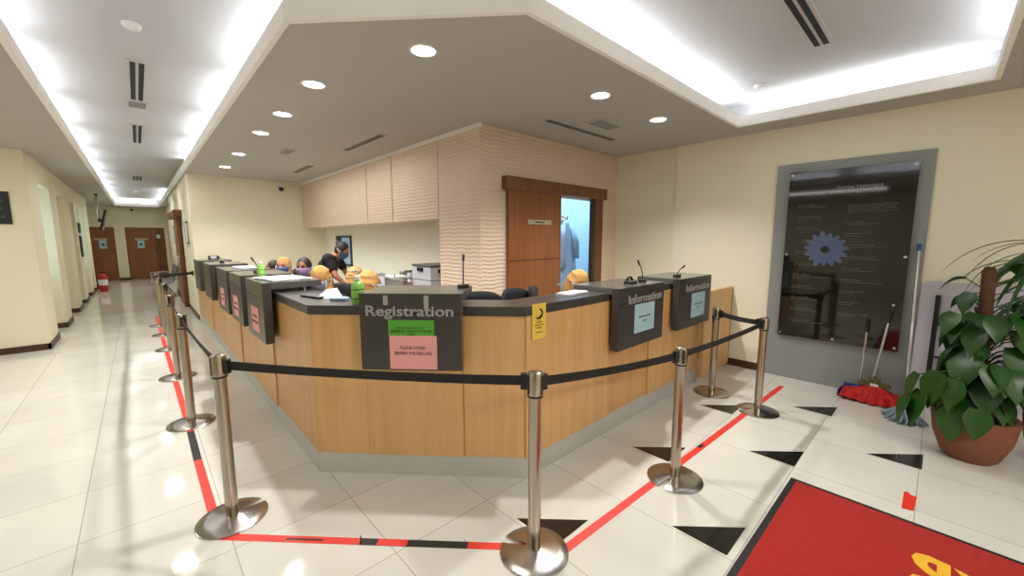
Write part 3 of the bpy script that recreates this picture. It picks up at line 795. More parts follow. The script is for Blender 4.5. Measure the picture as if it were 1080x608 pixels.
# long hanging leaves over the rim, towards the camera and the left
for (x, y, z, L_) in ((-.22, .10, .40, .26), (-.16, .26, .45, .30), (-.24, .0, .42, .22), (-.05, .30, .55, .26), (-.20, .20, .62, .28), (-.26, .12, .60, .22), (-.2, -.2, .66, .22), (-.1, .33, .38, .26)):
    st.tube([(-.02, 0, z-.1), (x*.5, y*.5, z+.06), (x, y, z+.02)], .005, 6); heart_leaf(b, (x, y, z+.02), (x*.6, y*.6, -.6), L_, L_*.66, .8, rnd.uniform(-.3, .3))
for (x, y, z, L_) in ((-.10, .10, 1.2, .17), (.02, -.14, 1.12, .24), (-.12, .16, 1.05, .18), (-.02, -.2, .95, .26), (.06, -.3, 1.38, .26), (.0, -.34, 1.3, .24), (.1, -.25, 1.5, .26), (-.14, .05, .95, .2), (-.1, -.12, .85, .24)):
    st.tube([(-.03, .02, z-.1), (x, y, z+.02)], .004, 6); heart_leaf(b, (x, y, z+.02), (x-.05, y, -.25), L_, L_*.66, 1.5, rnd.uniform(-.5, .5))
for k in range(9):
    a = rnd.uniform(0, 2*math.pi); z = rnd.uniform(1.0, 1.42); p1 = Vector((.13*math.cos(a)-.04, .13*math.sin(a), z)); st.tube([(-.04, .02, z-.08), p1], .004, 6)
    heart_leaf(b, p1, (math.cos(a), math.sin(a), .1), .17, .10, 1.6, rnd.uniform(-.5, .5))
b.build('leaves', M_LEAF, pl, True); st.build('stems', M_LEAF2, pl, True)
p2 = thing('potted_plant', 'tall plant with long arching strap leaves in a second terracotta pot at the right edge', 'plant', (4.62, -.72, 0))
pot(p2, .34, .2)
b = MB(); b.tube([(0, 0, .28), (.01, .03, .8), (-.02, .10, 1.30), (-.02, .14, 1.52)], [.022, .02, .018, .012], 12); b.tube([(.03, -.03, .28), (.05, -.06, 1.2)], .016, 10); b.build('stem', M_MOSS, p2, True)
b = MB(); rnd = random.Random(5)
for k in range(30):
    a = rnd.uniform(R(55), R(175)) if k < 18 else rnd.uniform(0, 2*math.pi); z = rnd.uniform(1.18, 1.55)
    strap(b, (-.02, .13*(z-.3)/1.2, z), (math.cos(a), math.sin(a), .75*rnd.random()+.25), rnd.uniform(.45, .72), rnd.uniform(.03, .05), rnd.uniform(1.7, 2.9))
for k in range(16):
    a = rnd.uniform(0, 2*math.pi); z = rnd.uniform(1.35, 1.62)
    heart_leaf(b, (.05*math.cos(a)-.03, .05*math.sin(a)+.03, z), (math.cos(a), math.sin(a), .3), .2, .12, 1.4, rnd.uniform(-.5, .5))
for k in range(22):
    a = rnd.uniform(0, 2*math.pi); z = rnd.uniform(.45, 1.1)
    heart_leaf(b, (.08*math.cos(a), .08*math.sin(a), z), (math.cos(a), math.sin(a), .2), .25, .15, 1.8, rnd.uniform(-.5, .5))
b.build('leaves', M_LEAF2, p2, True)

# ------------------------------------------------------------------ counter-top items
def sanitizer(label, x, y, z, s=1.0, rz=0):
    t = thing('sanitizer_bottle', label, 'bottle', (x, y, z), rz)
    b = MB(); b.lathe([(.001, 0), (.038, 0), (.042, .006), (.042, .115), (.036, .14), (.016, .155), (.016, .165), (.001, .165)], 28, cap=False, sy=.75); b.xform(Matrix.Scale(s, 4)); b.build('bottle_body', M_SANI, t, 'auto')
    b = MB(); b.lathe([(.001, .163), (.019, .163), (.019, .185), (.007, .19), (.007, .215), (.012, .217), (.012, .226), (.001, .226)], 20, cap=False); b.tube([(0, 0, .221), (-.03, 0, .222), (-.045, 0, .212)], .005, 8); b.xform(Matrix.Scale(s, 4)); b.build('pump', M_WHITE, t, 'auto')
    b = MB()
    for zz in (.035, .095): b.lathe([(.0425, zz), (.0425, zz+.006)], 28, cap=False, sy=.75)
    b.xform(Matrix.Scale(s, 4)); b.build('label_bands', mat('dark_green', (30, 80, 30), .5), t)
sanitizer('green hand sanitizer pump bottle on the worktop left of the Registration hood', 1.035, 2.60, 1.17, 1.0, R(-30))
sanitizer('green hand sanitizer pump bottle on top of the nearest left hood', .79, 4.16, 1.252, .75, R(-30))
def gooseneck(label, x, y, z, rz, h=.16, lean=.05):
    t = thing('gooseneck_microphone', label, 'microphone', (x, y, z), rz)
    b = MB(); b.box(-.035, .035, -.025, .025, 0, .025, .006); b.build('mic_base', M_BLACK, t)
    b = MB(); b.tube([(0, 0, .02), (lean*.1, 0, h*.5), (lean*.5, 0, h*.8), (lean, 0, h)], .0045, 8); b.build('neck', M_BLACK, t, True)
    b = MB(); b.tube([(lean*.95, 0, h*.97), (lean*1.5, 0, h*1.22)], [.008, .009], 10); b.build('mic_head', M_BLACK, t, True)
gooseneck('thin upright gooseneck microphone on the right end of the Registration hood', 1.60, 2.20, 1.264, 0, .19, .003)
gooseneck('bent gooseneck microphone on the nearer Information hood', 3.28, 1.80, 1.212, R(180), .16, .06)
gooseneck('gooseneck microphone tilted right on the further Information hood', 3.95, 1.79, 1.212, R(-10), .09, .08)
t = thing('desk_phone', 'small black intercom unit beside the bent microphone on the nearer Information hood', 'intercom', (3.08, 1.80, 1.212))
b = MB(); b.box(-.05, .05, -.04, .04, 0, .022, .006); b.build('unit_base', M_BLACK, t)
b = MB(); b.tube([(-.04, .01, .03), (-.02, .01, .055), (.02, .01, .055), (.04, .01, .03)], [.014, .009, .009, .014], 10); b.build('handset', M_BLACK, t, True)
gooseneck('gooseneck microphone leaning left on the second left hood', .87, 4.72, 1.252, R(120), .13, .05)
gooseneck('small gooseneck microphone on the fourth left hood', .87, 7.1, 1.252, R(100), .07, .06)
def sheets(label, x, y, z, rz, w=.3, d=.21, n=4, name='paper_stack'):
    t = thing(name, label, 'papers', (x, y, z), rz)
    for k in range(n):
        b = MB(); b.box(-w/2, w/2, -d/2, d/2, k*.003, k*.003+.0025); b.xform(Matrix.Rotation(random.uniform(-.15, .15), 4, 'Z')); b.build('sheet', M_PAPER, t)
    return t
sheets('white papers on top of the nearest left hood', .90, 3.9, 1.253, .2, .3, .45)
sheets('white papers on top of the third left hood', .93, 5.7, 1.253, .1, .2, .4)
sheets('white papers on the staff desk behind the left worktop', 1.25, 3.55, .742, .4)
t = thing('leaning_sheet', 'white form propped on the worktop before the woman in the tan headscarf', 'papers', (.98, 2.95, 1.171), R(-50))
b = MB(); b.bm.faces.new([b.bm.verts.new(p) for p in ((-.12, 0, .0), (.10, 0, .0), (.02, .05, .075), (-.06, .05, .06))]); b.build('sheet', M_PAPER, t)
t = thing('tissue_pack', 'small blue and white tissue pack on the worktop left of the sanitizer', 'tissue pack', (1.0, 2.84, 1.171), R(-46))
b = MB(); b.box(-.06, .06, -.03, .03, 0, .022, .006); b.build('pack', mat('light_blue_wrap', (150, 186, 214), .5), t)
t = thing('black_folder', 'black folder lying on the worktop near the left corner', 'folder', (.93, 3.12, 1.171), R(-75)); boxo('cover', -.12, .12, -.05, .05, 0, .015, M_BLACK, t, .003)
sheets('white papers on the worktop by the masked woman at the Information side', 2.45, 1.93, 1.171, .1, .26, .12, 5)
t = thing('card_holder', 'clear angled card holder on the worktop behind the nearest left hood', 'card holder', (1.18, 4.25, 1.0), R(-40))
for k in range(2): b = MB(); b.box(-.02, .02, 0, .006, 0, .2); b.xform(Matrix.Translation((k*.055-.02, 0, .13)) @ Matrix.Rotation(R(32), 4, 'Y')); b.build('chrome_blade', M_SILVER, t)
boxo('foot', -.05, .06, -.03, .03, -.26, .15, M_BLACK, t, .01)
t = thing('white_box', 'small white box on the worktop under the furthest left hoods', 'box', (.93, 7.55, 1.17), 0); boxo('carton', -.08, .08, -.12, .12, 0, .07, M_WHITE, t, .004); boxo('carton_lid', -.082, .082, -.122, .122, .055, .072, M_PAPER, t, .003)
t = thing('wire_tray', 'small wire tray with supplies on the furthest left hood', 'tray', (.92, 8.4, 1.252), 0)
b = MB()
for k in range(6): b.tube([(-.06, -.1+.04*k, 0), (-.06, -.1+.04*k, .06), ], .003, 6); b.tube([(.06, -.1+.04*k, 0), (.06, -.1+.04*k, .06)], .003, 6)
b.box(-.065, .065, -.11, .11, 0, .006); b.tube([(-.06, -.1, .06), (.06, -.1, .06), (.06, .1, .06), (-.06, .1, .06), (-.06, -.1, .06)], .004, 6); b.build('wire_basket', M_BLACK, t)
boxo('supplies', -.04, .04, -.06, .06, .006, .05, M_OFFW, t, .004)

# ------------------------------------------------------------------ staff area furniture
cp = thing('office_copier', 'pale grey office copier with dark lid beside the ridged column', 'copier', (2.95, 4.68, 0))
boxo('cabinet_body', -.23, .23, -.23, .23, .04, 1.05, M_OFFW, cp, .01)
for k in range(3): boxo('paper_drawer', -.24, -.228, -.22, .22, .12+.26*k, .36+.26*k, M_OFFW, cp, .004)
boxo('scanner_unit', -.235, .23, -.235, .235, 1.055, 1.225, M_OFFW, cp, .01)
boxo('scanner_lid', -.245, .235, -.24, .24, 1.235, 1.255, mat('lid_grey', (92, 92, 88), .5), cp, .008); boxo('lid_gap', -.22, .22, -.22, .22, 1.225, 1.235, M_BLACK, cp)
boxo('control_panel', -.26, -.235, -.06, .06, 1.17, 1.22, M_BLACK, cp, .003)
for p_ in (-.31, ): boxo('side_button_panel', -.12, -.04, -.245, -.235, 1.15, 1.2, M_BLACK, cp, .003)
# central desk with screen
dk = thing('staff_table', 'wooden staff table with grey fabric screen in the middle of the staff area', 'desk', (2.25, 5.05, 0))
boxo('table_top', -.3, .42, -.65, .95, .72, .75, M_OAK, dk, .003)
for x_, y_ in ((-.25, -.6), (.37, -.6), (-.25, .9), (.37, .9)): boxo('leg', x_-.02, x_+.02, y_-.02, y_+.02, 0, .72, M_SILVER, dk)
b = MB(); b.box(-.02, .02, -.78, .6, .75, 1.10, .004); b.build('fabric_screen', M_GDESK, dk)
boxo('screen_cap', -.025, .025, -.78, .6, 1.10, 1.115, M_SILVER, dk)
t = thing('desk_monitor', 'monitor with pale top edge on the staff table left of the grey screen', 'monitor', (2.08, 4.72, .75), R(-30))
boxo('display', -.13, .13, -.01, .02, .14, .40, M_PAPER, t, .004); boxo('display_top', -.14, .14, -.015, .025, .40, .43, M_GLASSY, t, .004); boxo('neck', -.02, .02, .0, .03, 0, .14, M_WHITE, t); boxo('foot', -.1, .1, -.07, .09, 0, .012, M_WHITE, t)
t = thing('filing_rack', 'black wire filing rack with papers between grey screen and copier', 'rack', (2.62, 5.15, .75), 0)
b = MB()
for zz in (.1, .2, .3): b.box(-.16, .16, -.22, .22, zz, zz+.008)
for x_ in (-.15, .15):
    for y_ in (-.21, .21): b.tube([(x_, y_, 0), (x_, y_, .38)], .006, 6)
b.build('wire_frame', M_BLACK, t)
boxo('documents', -.13, .13, -.2, .2, .108, .15, M_PAPER, t); boxo('documents', -.12, .12, -.18, .17, .208, .24, mat('pink_file', (210, 160, 150), .7), t); boxo('documents', -.12, .1, -.18, .17, .308, .335, M_PAPER, t)
for k, (dx, h_) in enumerate(((-.1, .34), (.0, .36), (.1, .33))):
    t = thing('box_file', ['cream box file at the left of the row on the staff wall shelf', 'grey box file in the middle of the row on the staff wall shelf', 'white box file at the right of the row on the staff wall shelf'][k], 'file', (3.05, 5.6-k*.1, .76)); boxo('spine', -.13, .1, -.035, .035, 0, h_, [M_FRAMEM, M_GDESK, M_PAPER][k], t, .003)
    boxo('finger_ring', -.133, -.13, -.012, .012, .08, .105, M_BLACK, t)
t = thing('side_cabinet', 'low pale cabinet along the staff wall under the files', 'cabinet', (2.98, 6.4, 0))
boxo('carcass', -.19, .2, -1.2, 1.2, 0, .76, M_WHITE, t, .004)
for k in range(4): boxo('cabinet_door', -.2, -.19, -1.19+.6*k, -.61+.6*k, .05, .74, M_WHITE, t, .003)
# wall window behind the standing woman
w = thing('window_4', None, None, (3.2, 8.62, 0), kind='structure')
b = MB(); b.box(-.03, .0, -.40, -.36, 1.03, 1.66); b.box(-.03, .0, .36, .40, 1.03, 1.66); b.box(-.03, 0, -.4, .4, 1.03, 1.07); b.box(-.03, 0, -.4, .4, 1.62, 1.66); b.box(-.028, 0, .12, .36, 1.07, 1.62)
b.build('window_frame', mat('dark_frame', (40, 40, 40), .5), w); boxo('pane', -.015, -.005, -.36, .12, 1.07, 1.62, M_SCREEN, w)

# office chairs
def office_chair():
    t = thing('office_chair', 'x', 'chair', (0, 0, 0))
    b = MB(); b.ell((0, 0, .43), (.24, .24, .04), 24); b.build('seat', M_CLOTHB, t, True)
    b = MB(); N = 10
    V = []
    for i in range(N+1):
        for j in range(N+1):
            u = i/N*2-1; v = j/N*2-1; rr = math.sqrt(max(0, 1-.25*u**4)); hh = .27
            wd = .225*(1-.12*max(0, v)**4-.05*v*v)
            V.append((u*wd, .19+.0-.05*(1-u*u)*0+.045*-(u*u), .85+v*hh*(1-.16*abs(u)**3)))
    for d_ in (0, 1):
        pass
    fr_ = [[b.bm.verts.new((p[0], p[1]-.0, p[2])) for p in V[i*(N+1):(i+1)*(N+1)]] for i in range(N+1)]
    bk = [[b.bm.verts.new((p[0], p[1]+.05, p[2])) for p in V[i*(N+1):(i+1)*(N+1)]] for i in range(N+1)]
    for i in range(N):
        for j in range(N):
            b.bm.faces.new((fr_[i][j], fr_[i+1][j], fr_[i+1][j+1], fr_[i][j+1])); b.bm.faces.new((bk[i][j+1], bk[i+1][j+1], bk[i+1][j], bk[i][j]))
    for i in range(N):
        b.bm.faces.new((fr_[i][0], bk[i][0], bk[i+1][0], fr_[i+1][0])); b.bm.faces.new((fr_[i][N], fr_[i+1][N], bk[i+1][N], bk[i][N]))
        b.bm.faces.new((fr_[0][i], fr_[0][i+1], bk[0][i+1], bk[0][i])); b.bm.faces.new((fr_[N][i], bk[N][i], bk[N][i+1], fr_[N][i+1]))
    b.build('backrest', M_CLOTHB, t, True)
    b = MB(); b.tube([(0, .1, .43), (0, .24, .46), (0, .26, .7)], .018, 10); b.build('back_support', M_BLACK, t, True)
    b = MB(); b.tube([(0, 0, .1), (0, 0, .42)], .025, 12); b.build('gas_column', M_BLACK, t, 'auto')
    for k in range(5):
        a = k*2*math.pi/5; b = MB(); b.tube([(0, 0, .1), (.27*math.cos(a), .27*math.sin(a), .065)], [.022, .014], 8); ba = b.build('base_arm', M_BLACK, t, True)
        b = MB(); b.ell((.27*math.cos(a), .27*math.sin(a), .028), (.026, .026, .028), 12); b.build('castor', M_BLACK, ba, True)
    return t
ch0 = office_chair()

# ------------------------------------------------------------------ people
def cap(b, p0, p1, r0, r1, n=14):
    p0, p1 = Vector(p0), Vector(p1); d = p1-p0
    pts = []; rs = []
    L_ = d.length; d.normalize()
    for k in range(4): a = math.pi/2*(1-k/4); pts.append(p0-d*r0*math.sin(a)); rs.append(max(.0015, r0*math.cos(a)))
    pts.append(p0); rs.append(r0); pts.append(p1); rs.append(r1)
    for k in range(1, 5): a = math.pi/2*k/4; pts.append(p1+d*r1*math.sin(a)); rs.append(max(.0015, r1*math.cos(a)))
    b.tube(pts, rs, n)
def person(label, x, y, rz, J, skin, top, head_yaw=0, head_pitch=0, cover='hair', mask_m=None, group=None, sleeves=True, trousers=M_CLOTHB, straps_back=False):
    """J: joints in local space (facing -Y)"""
    t = thing('person', label, 'person', (x, y, 0), rz, group)
    Vv = {k: Vector(v) for k, v in J.items()}
    HR_ = Matrix.Rotation(head_yaw, 3, 'Z') @ Matrix.Rotation(head_pitch, 3, 'X')
    hd = Vv['head']
    def hp(p): return hd + HR_ @ Vector(p)
    b = MB()
    b.ell(hd, (.076, .094, .118), 28, HR_)
    b.ell(hp((0, -.03, -.055)), (.056, .062, .062), 20, HR_)      # jaw
    cap(b, hp((0, -.088, .012)), hp((0, -.106, -.02)), .008, .013, 10)   # nose
    cap(b, hp((-.018, -.088, -.052)), hp((.018, -.088, -.052)), .008, .008, 10)  # mouth
    for s in (-1, 1): b.ell(hp((s*.078, .0, -.008)), (.012, .02, .032), 12, HR_)
    cap(b, hp((0, .015, -.07)), Vv['neck'], .052, .056)
    ch_, pv = Vv['chest'], Vv['pelvis']
    for s in (-1, 1):
        k = 'R' if s > 0 else 'L'
        cap(b, Vv['neck'], Vv['sh'+k], .05, .055); cap(b, Vv['sh'+k], Vv['el'+k], .05, .038); cap(b, Vv['el'+k], Vv['wr'+k], .038, .026)
        cap(b, Vv['sh'+k], ch_, .06, .1)
        cap(b, Vv['hip'+k], Vv['kn'+k], .082, .058); cap(b, Vv['kn'+k], Vv['an'+k], .056, .036)
        an = Vv['an'+k]; cap(b, an+Vector((0, .03, -.035)), an+Vector((0, -.15, -.045)), .035, .03)
        # hand
        wr = Vv['wr'+k]; hv = (wr-Vv['el'+k]).normalized(); sd_ = hv.cross(Vector((0, 0, 1)))
        if sd_.length < .2: sd_ = Vector((1, 0, 0))
        sd_.normalize(); dn = Vector((0, 0, -1))
        pc = wr+hv*.055; cap(b, wr+hv*.02-sd_*.018, wr+hv*.075-sd_*.024, .017, .015, 8); cap(b, wr+hv*.02+sd_*.018, wr+hv*.075+sd_*.024, .017, .015, 8); cap(b, wr+hv*.02, wr+hv*.08, .019, .016, 8)
        for q, ln in ((-.03, .058), (-.01, .068), (.011, .064), (.031, .05)):
            a_ = wr+hv*.082+sd_*q; m_ = a_+hv*ln*.55+dn*.008; cap(b, a_, m_, .0085, .008, 8); cap(b, m_, m_+hv*ln*.4+dn*.02, .008, .007, 8)
        th = -s; a_ = wr+hv*.03+sd_*.03*th; m_ = a_+hv*.03+sd_*.022*th; cap(b, a_, m_, .011, .0095, 8); cap(b, m_, m_+hv*.03+dn*.006, .0095, .008, 8)
    mid_ = (ch_+pv)/2
    cap(b, ch_, mid_, .12, .105, 20); cap(b, mid_, pv, .105, .13, 20); cap(b, Vv['hipL'], Vv['hipR'], .09, .09); cap(b, Vv['neck'], ch_, .055, .11)
    bake(b.bm, 'body', skin, t, .008, 3)
    # clothes
    b = MB(); g = .014
    cap(b, ch_, mid_, .13+g, .12+g, 20); cap(b, mid_, pv, .12+g, .14+g, 20); cap(b, (Vv['neck']*.55+ch_*.45), ch_, .07+g, .12+g)
    for s in (-1, 1):
        k = 'R' if s > 0 else 'L'
        cap(b, Vv['neck']*.7+Vv['sh'+k]*.3+Vector((0, 0, -.02)), Vv['sh'+k], .048+g, .055+g); cap(b, Vv['sh'+k], ch_, .07+g, .11+g)
        if sleeves: cap(b, Vv['sh'+k], Vv['el'+k], .056+g, .045+g); cap(b, Vv['el'+k], Vv['wr'+k], .045+g, .034+g)
        else: cap(b, Vv['sh'+k], Vv['sh'+k]*.45+Vv['el'+k]*.55, .056+g, .05+g)
    bake(b.bm, 'shirt', top, t, .011, 4)
    b = MB()
    for s in (-1, 1):
        k = 'R' if s > 0 else 'L'
        cap(b, Vv['hip'+k], Vv['kn'+k], .1, .075); cap(b, Vv['kn'+k], Vv['an'+k]+Vector((0, 0, .04)), .075, .055)
    cap(b, Vv['hipL'], Vv['hipR'], .12, .12); cap(b, pv, pv+Vector((0, 0, -.02)), .15, .14)
    bake(b.bm, 'trousers', trousers, t, .012, 3)
    for s in (-1, 1):
        an = Vv['an'+('R' if s > 0 else 'L')]; b = MB(); cap(b, an+Vector((0, .035, -.045)), an+Vector((0, -.16, -.05)), .045, .038)
        for v in b.bm.verts: v.co.z = max(v.co.z, .004)
        b.build('shoe', M_BLACK, t, True)
        e = MB(); e.ell(hp((s*.03, -.083, .018)), (.014, .008, .008), 12, HR_); e.build('eye', mat('eye_dark', (30, 22, 20), .2), t, True)
        e = MB(); cap(e, hp((s*.016, -.090, .036)), hp((s*.046, -.080, .038)), .0035, .003, 6); e.build('eyebrow', M_HAIR, t, True)
    # head covering
    if cover == 'hijab':
        b = MB()
        b.ell(hp((0, .024, .026)), (.090, .104, .118), 26, HR_); b.ell(hp((0, .055, -.03)), (.088, .09, .11), 20, HR_)
        for s in (-1, 1):
            cap(b, hp((s*.070, .004, .0)), hp((s*.05, -.012, -.12)), .022, .028); cap(b, hp((s*.05, .0, -.11)), Vv['neck']+Vector((s*.10, -.02, -.04)), .05, .06)
        cap(b, hp((0, -.03, -.125)), Vv['neck']+Vector((0, -.10, -.10)), .045, .05); cap(b, hp((0, .06, -.06)), Vv['neck']+Vector((0, .08, -.12)), .09, .085)
        cap(b, hp((0, .03, -.1)), Vv['neck']+Vector((0, .0, -.02)), .07, .10)
        for q in range(6):
            pp = []
            for w_ in range(9):
                a = R(-105+210*w_/8); zz = .095-.036*q-.035*abs(math.sin(a))*(1 if q % 2 else .3)
                k_ = math.sqrt(max(.05, 1-((zz-.01)/.128)**2)); pp.append(hp((.094*k_*math.sin(a), .03+.108*k_*math.cos(a), zz)))
            b.tube(pp, .0085, 8)
        for q in range(7):
            a = R(-60+q*50); cap(b, hp((.07*math.sin(a), .03+.05*math.cos(a), -.05)), Vv['neck']+Vector((.13*math.sin(a), .01+.11*math.cos(a), -.12)), .02, .016, 8)
        bake(b.bm, 'headscarf', M_HIJAB, t, .008, 3)
    else:
        b = MB(); b.ell(hp((0, .018, .022)), (.086, .098, .118), 26, HR_)
        if cover == 'bun': b.ell(hp((0, .10, .075)), (.045, .04, .04), 18, HR_)
        bake(b.bm, 'hair', M_HAIR, t, .008, 2)
    if mask_m:
        b = MB(); N = 14; V = []
        for j in range(8):
            row = []
            for i in range(N+1):
                a = R(-78+156*i/N); v = j/7; z_ = -.105+.108*v; k_ = 1-.32*(1-v)**2
                rx = .086*k_; ry = (.106+.014*math.cos(a)*math.sin(v*math.pi))*k_
                row.append(b.bm.verts.new(hp((rx*math.sin(a), -ry*math.cos(a)+.0, z_))))
            V.append(row)
        for j in range(7):
            for i in range(N): b.bm.faces.new((V[j][i], V[j][i+1], V[j+1][i+1], V[j+1][i]))
        g_ = bmesh.ops.solidify(b.bm, geom=list(b.bm.faces), thickness=.002)
        fm = b.build('face_mask', mask_m, t, True)
        o_ = 1.32 if cover == 'hijab' else 1.06
        for s in (-1, 1):
            b = MB()
            for z_ in (-.005, -.07): b.tube([hp((s*.076, -.025, z_)), hp((s*.085*o_, .01, z_*.5+.01)), hp((s*.082*o_, .05, .02)), ]+([hp((s*.04, .135, .03))] if straps_back else []), .003 if straps_back else .002, 6)
            b.build('mask_strap', M_PAPER, fm, True)
    return t
def seated(hz, lean, hands=((-.14, -.45, .78), (.14, -.45, .78)), tw=0):
    s = (hz-.50)/.70
    J = dict(pelvis=(0, .02, .55), hipL=(-.10, .0, .53), hipR=(.10, .0, .53), knL=(-.12, -.42, .52), knR=(.12, -.42, .52), anL=(-.13, -.38, .1), anR=(.13, -.38, .1),
             chest=(0, -lean*.55, .50+.38*s), neck=(0, -lean*.85, .50+.535*s), head=(0, -lean-.03, hz), shL=(-.175, -lean*.75, .5+.47*s), shR=(.175, -lean*.75, .5+.47*s),
             elL=(-.24, -lean*.7-.13, .5+.26*s), elR=(.24, -lean*.7-.13, .5+.26*s), wrL=hands[0], wrR=hands[1])
    return J
def face(dx, dy): return math.atan2(dx, -dy)      # rz so that local -Y points along (dx,dy)
def put(label, hx, hy, hz, d, lean, chair_label=None, **kw):
    """place a seated person with the head at hx,hy,hz looking along d"""
    rz = face(*d); off = Matrix.Rotation(rz, 3, 'Z') @ Vector((0, -lean-.03, 0)); x, y = hx-off.x, hy-off.y
    person(label, x, y, rz, seated(hz, lean), **kw)
    if chair_label:
        c = copy_tree(ch0); c.location = (x, y, 0); c.rotation_euler.z = rz; c['label'] = chair_label; c['group'] = 'staff office chairs'
        
put('seated woman in tan headscarf, pale mask and black top just behind the left worktop', 1.30, 4.21, 1.19, (-1, -.75), .12, 'office chair under the nearest woman in tan headscarf', skin=M_SKIN, top=M_CLOTHB, cover='hijab', mask_m=M_MASKB, head_yaw=R(8), head_pitch=R(8))
put('seated person with short dark hair and lilac face mask behind the left counter', 1.49, 5.40, 1.235, (-.8, -.6), .06, 'office chair under the person in lilac mask', skin=M_SKIN2, top=M_NAVY, cover='hair', mask_m=M_MASKP, head_yaw=R(10))
put('seated woman in tan headscarf and bright blue mask further along the counter', 1.48, 6.33, 1.205, (-.6, -.8), .1, 'office chair under the woman in bright blue mask', skin=M_SKIN, top=M_NAVY, cover='hijab', mask_m=M_MASKB2)
put('person with dark hair seated furthest along the left counter, mostly hidden', 1.52, 7.14, 1.13, (-1, .1), .12, 'office chair of the furthest seated person', skin=M_SKIN2, top=M_CLOTHB, cover='hair')
put('person in tan headscarf bending over the staff table, left of the pair behind the sanitizer', 1.84, 4.65, 1.14, (.75, .6), .16, 'office chair of the left person bent over the staff table', skin=M_SKIN, top=M_CLOTHB, cover='hijab')
put('person in tan headscarf with back to camera, right of the pair behind the sanitizer', 1.59, 3.67, 1.165, (.9, .1), .12, 'office chair of the right person behind the sanitizer', skin=M_SKIN, top=M_CLOTHB, cover='hijab', mask_m=M_MASKB)
put('masked woman in tan headscarf looking down behind the Information counter', 3.16, 2.41, 1.15, (.2, -.9), .16, None, skin=M_SKIN, top=M_CLOTHB, cover='hijab', mask_m=M_MASKB, head_pitch=R(22), straps_back=True, head_yaw=R(8))
# standing woman leaning over the table
Jst = dict(pelvis=(0, .18, .95), hipL=(-.09, .17, .92), hipR=(.09, .17, .92), knL=(-.09, .17, .5), knR=(.09, .15, .5), anL=(-.1, .2, .09), anR=(.1, .2, .09),
           chest=(0, .06, 1.18), neck=(0, -.05, 1.33), head=(0, -.16, 1.42), shL=(-.165, -.02, 1.31), shR=(.165, -.02, 1.31), elL=(-.22, -.14, 1.06), elR=(.21, -.13, 1.06), wrL=(-.11, -.33, .83), wrR=(.12, -.33, .82))
person('standing woman with hair bun and black top, bending before the blue window', 2.09, 6.17, face(.75, -.66), Jst, M_SKIN, M_CLOTHB, head_pitch=R(30), cover='bun', mask_m=M_MASKB2, sleeves=False)
# empty chairs
ch0['label'] = 'empty black office chair behind the right end of the Registration hood'; ch0['group'] = 'staff office chairs'
ch0.location = (2.12, 2.66, 0); ch0.rotation_euler.z = face(-.6, -.8)
c = copy_tree(ch0); c.location = (2.66, 2.60, 0); c.rotation_euler.z = face(.2, -1); c['label'] = 'empty black office chair in front of the brown sliding door'
c = copy_tree(ch0); c.location = (3.0, 2.62, 0); c.rotation_euler.z = face(.55, -.6); c['label'] = 'office chair under the masked woman at the Information counter'

# ------------------------------------------------------------------ corridor things
for nm, x0, x1, lb in (('door_1', -.32, .84, 'wide'), ('door_2', -1.5, -.62, 'n')):
    d = thing(nm, None, None, (x0, 21.7, 0), kind='structure'); w = x1-x0
    boxo('door_leaf', .03, (w*.74 if nm == 'door_1' else w-.03), .02, .06, .01, 2.0, M_DOOR, d)
    if nm == 'door_1': boxo('door_leaf', w*.74+.005, w-.03, .02, .06, .01, 2.0, M_DOORD, d)
    b = MB(); b.box(0, .03, -.01, .08, 0, 2.04); b.box(w-.03, w, -.01, .08, 0, 2.04); b.box(0, w, -.01, .08, 2.0, 2.04); b.build('door_frame', M_DOORD, d)
    boxo('sign_strip', .25, .64, .005, .02, 1.55, 1.62, M_FRAMEM, d) if nm == 'door_1' else boxo('sign_strip', .32, .66, .005, .02, 1.55, 1.62, M_FRAMEM, d)
    xx = .32 if nm == 'door_1' else .44
    s_ = boxo('blue_sign', xx, xx+.2, .008, .019, 1.23, 1.54, M_BLUE, d)
    b = MB(); b.lathe([(.001, 0), (.05, 0), (.05, .004), (.001, .004)], 20); b.xform(Matrix.Rotation(R(90), 4, 'X')); b.build('sign_symbol', M_BLUEP, s_, loc=(xx+.1, .007, 1.38))
    b = MB(); b.ell((w*.74-.06 if nm == 'door_1' else w-.1, -.02, .97), (.03, .035, .03), 14); b.build('door_knob', M_SILVER, d, True)
    if nm == 'door_1': boxo('small_sign', w*.78, w*.78+.11, .005, .02, 1.62, 1.76, M_PAPER, d)
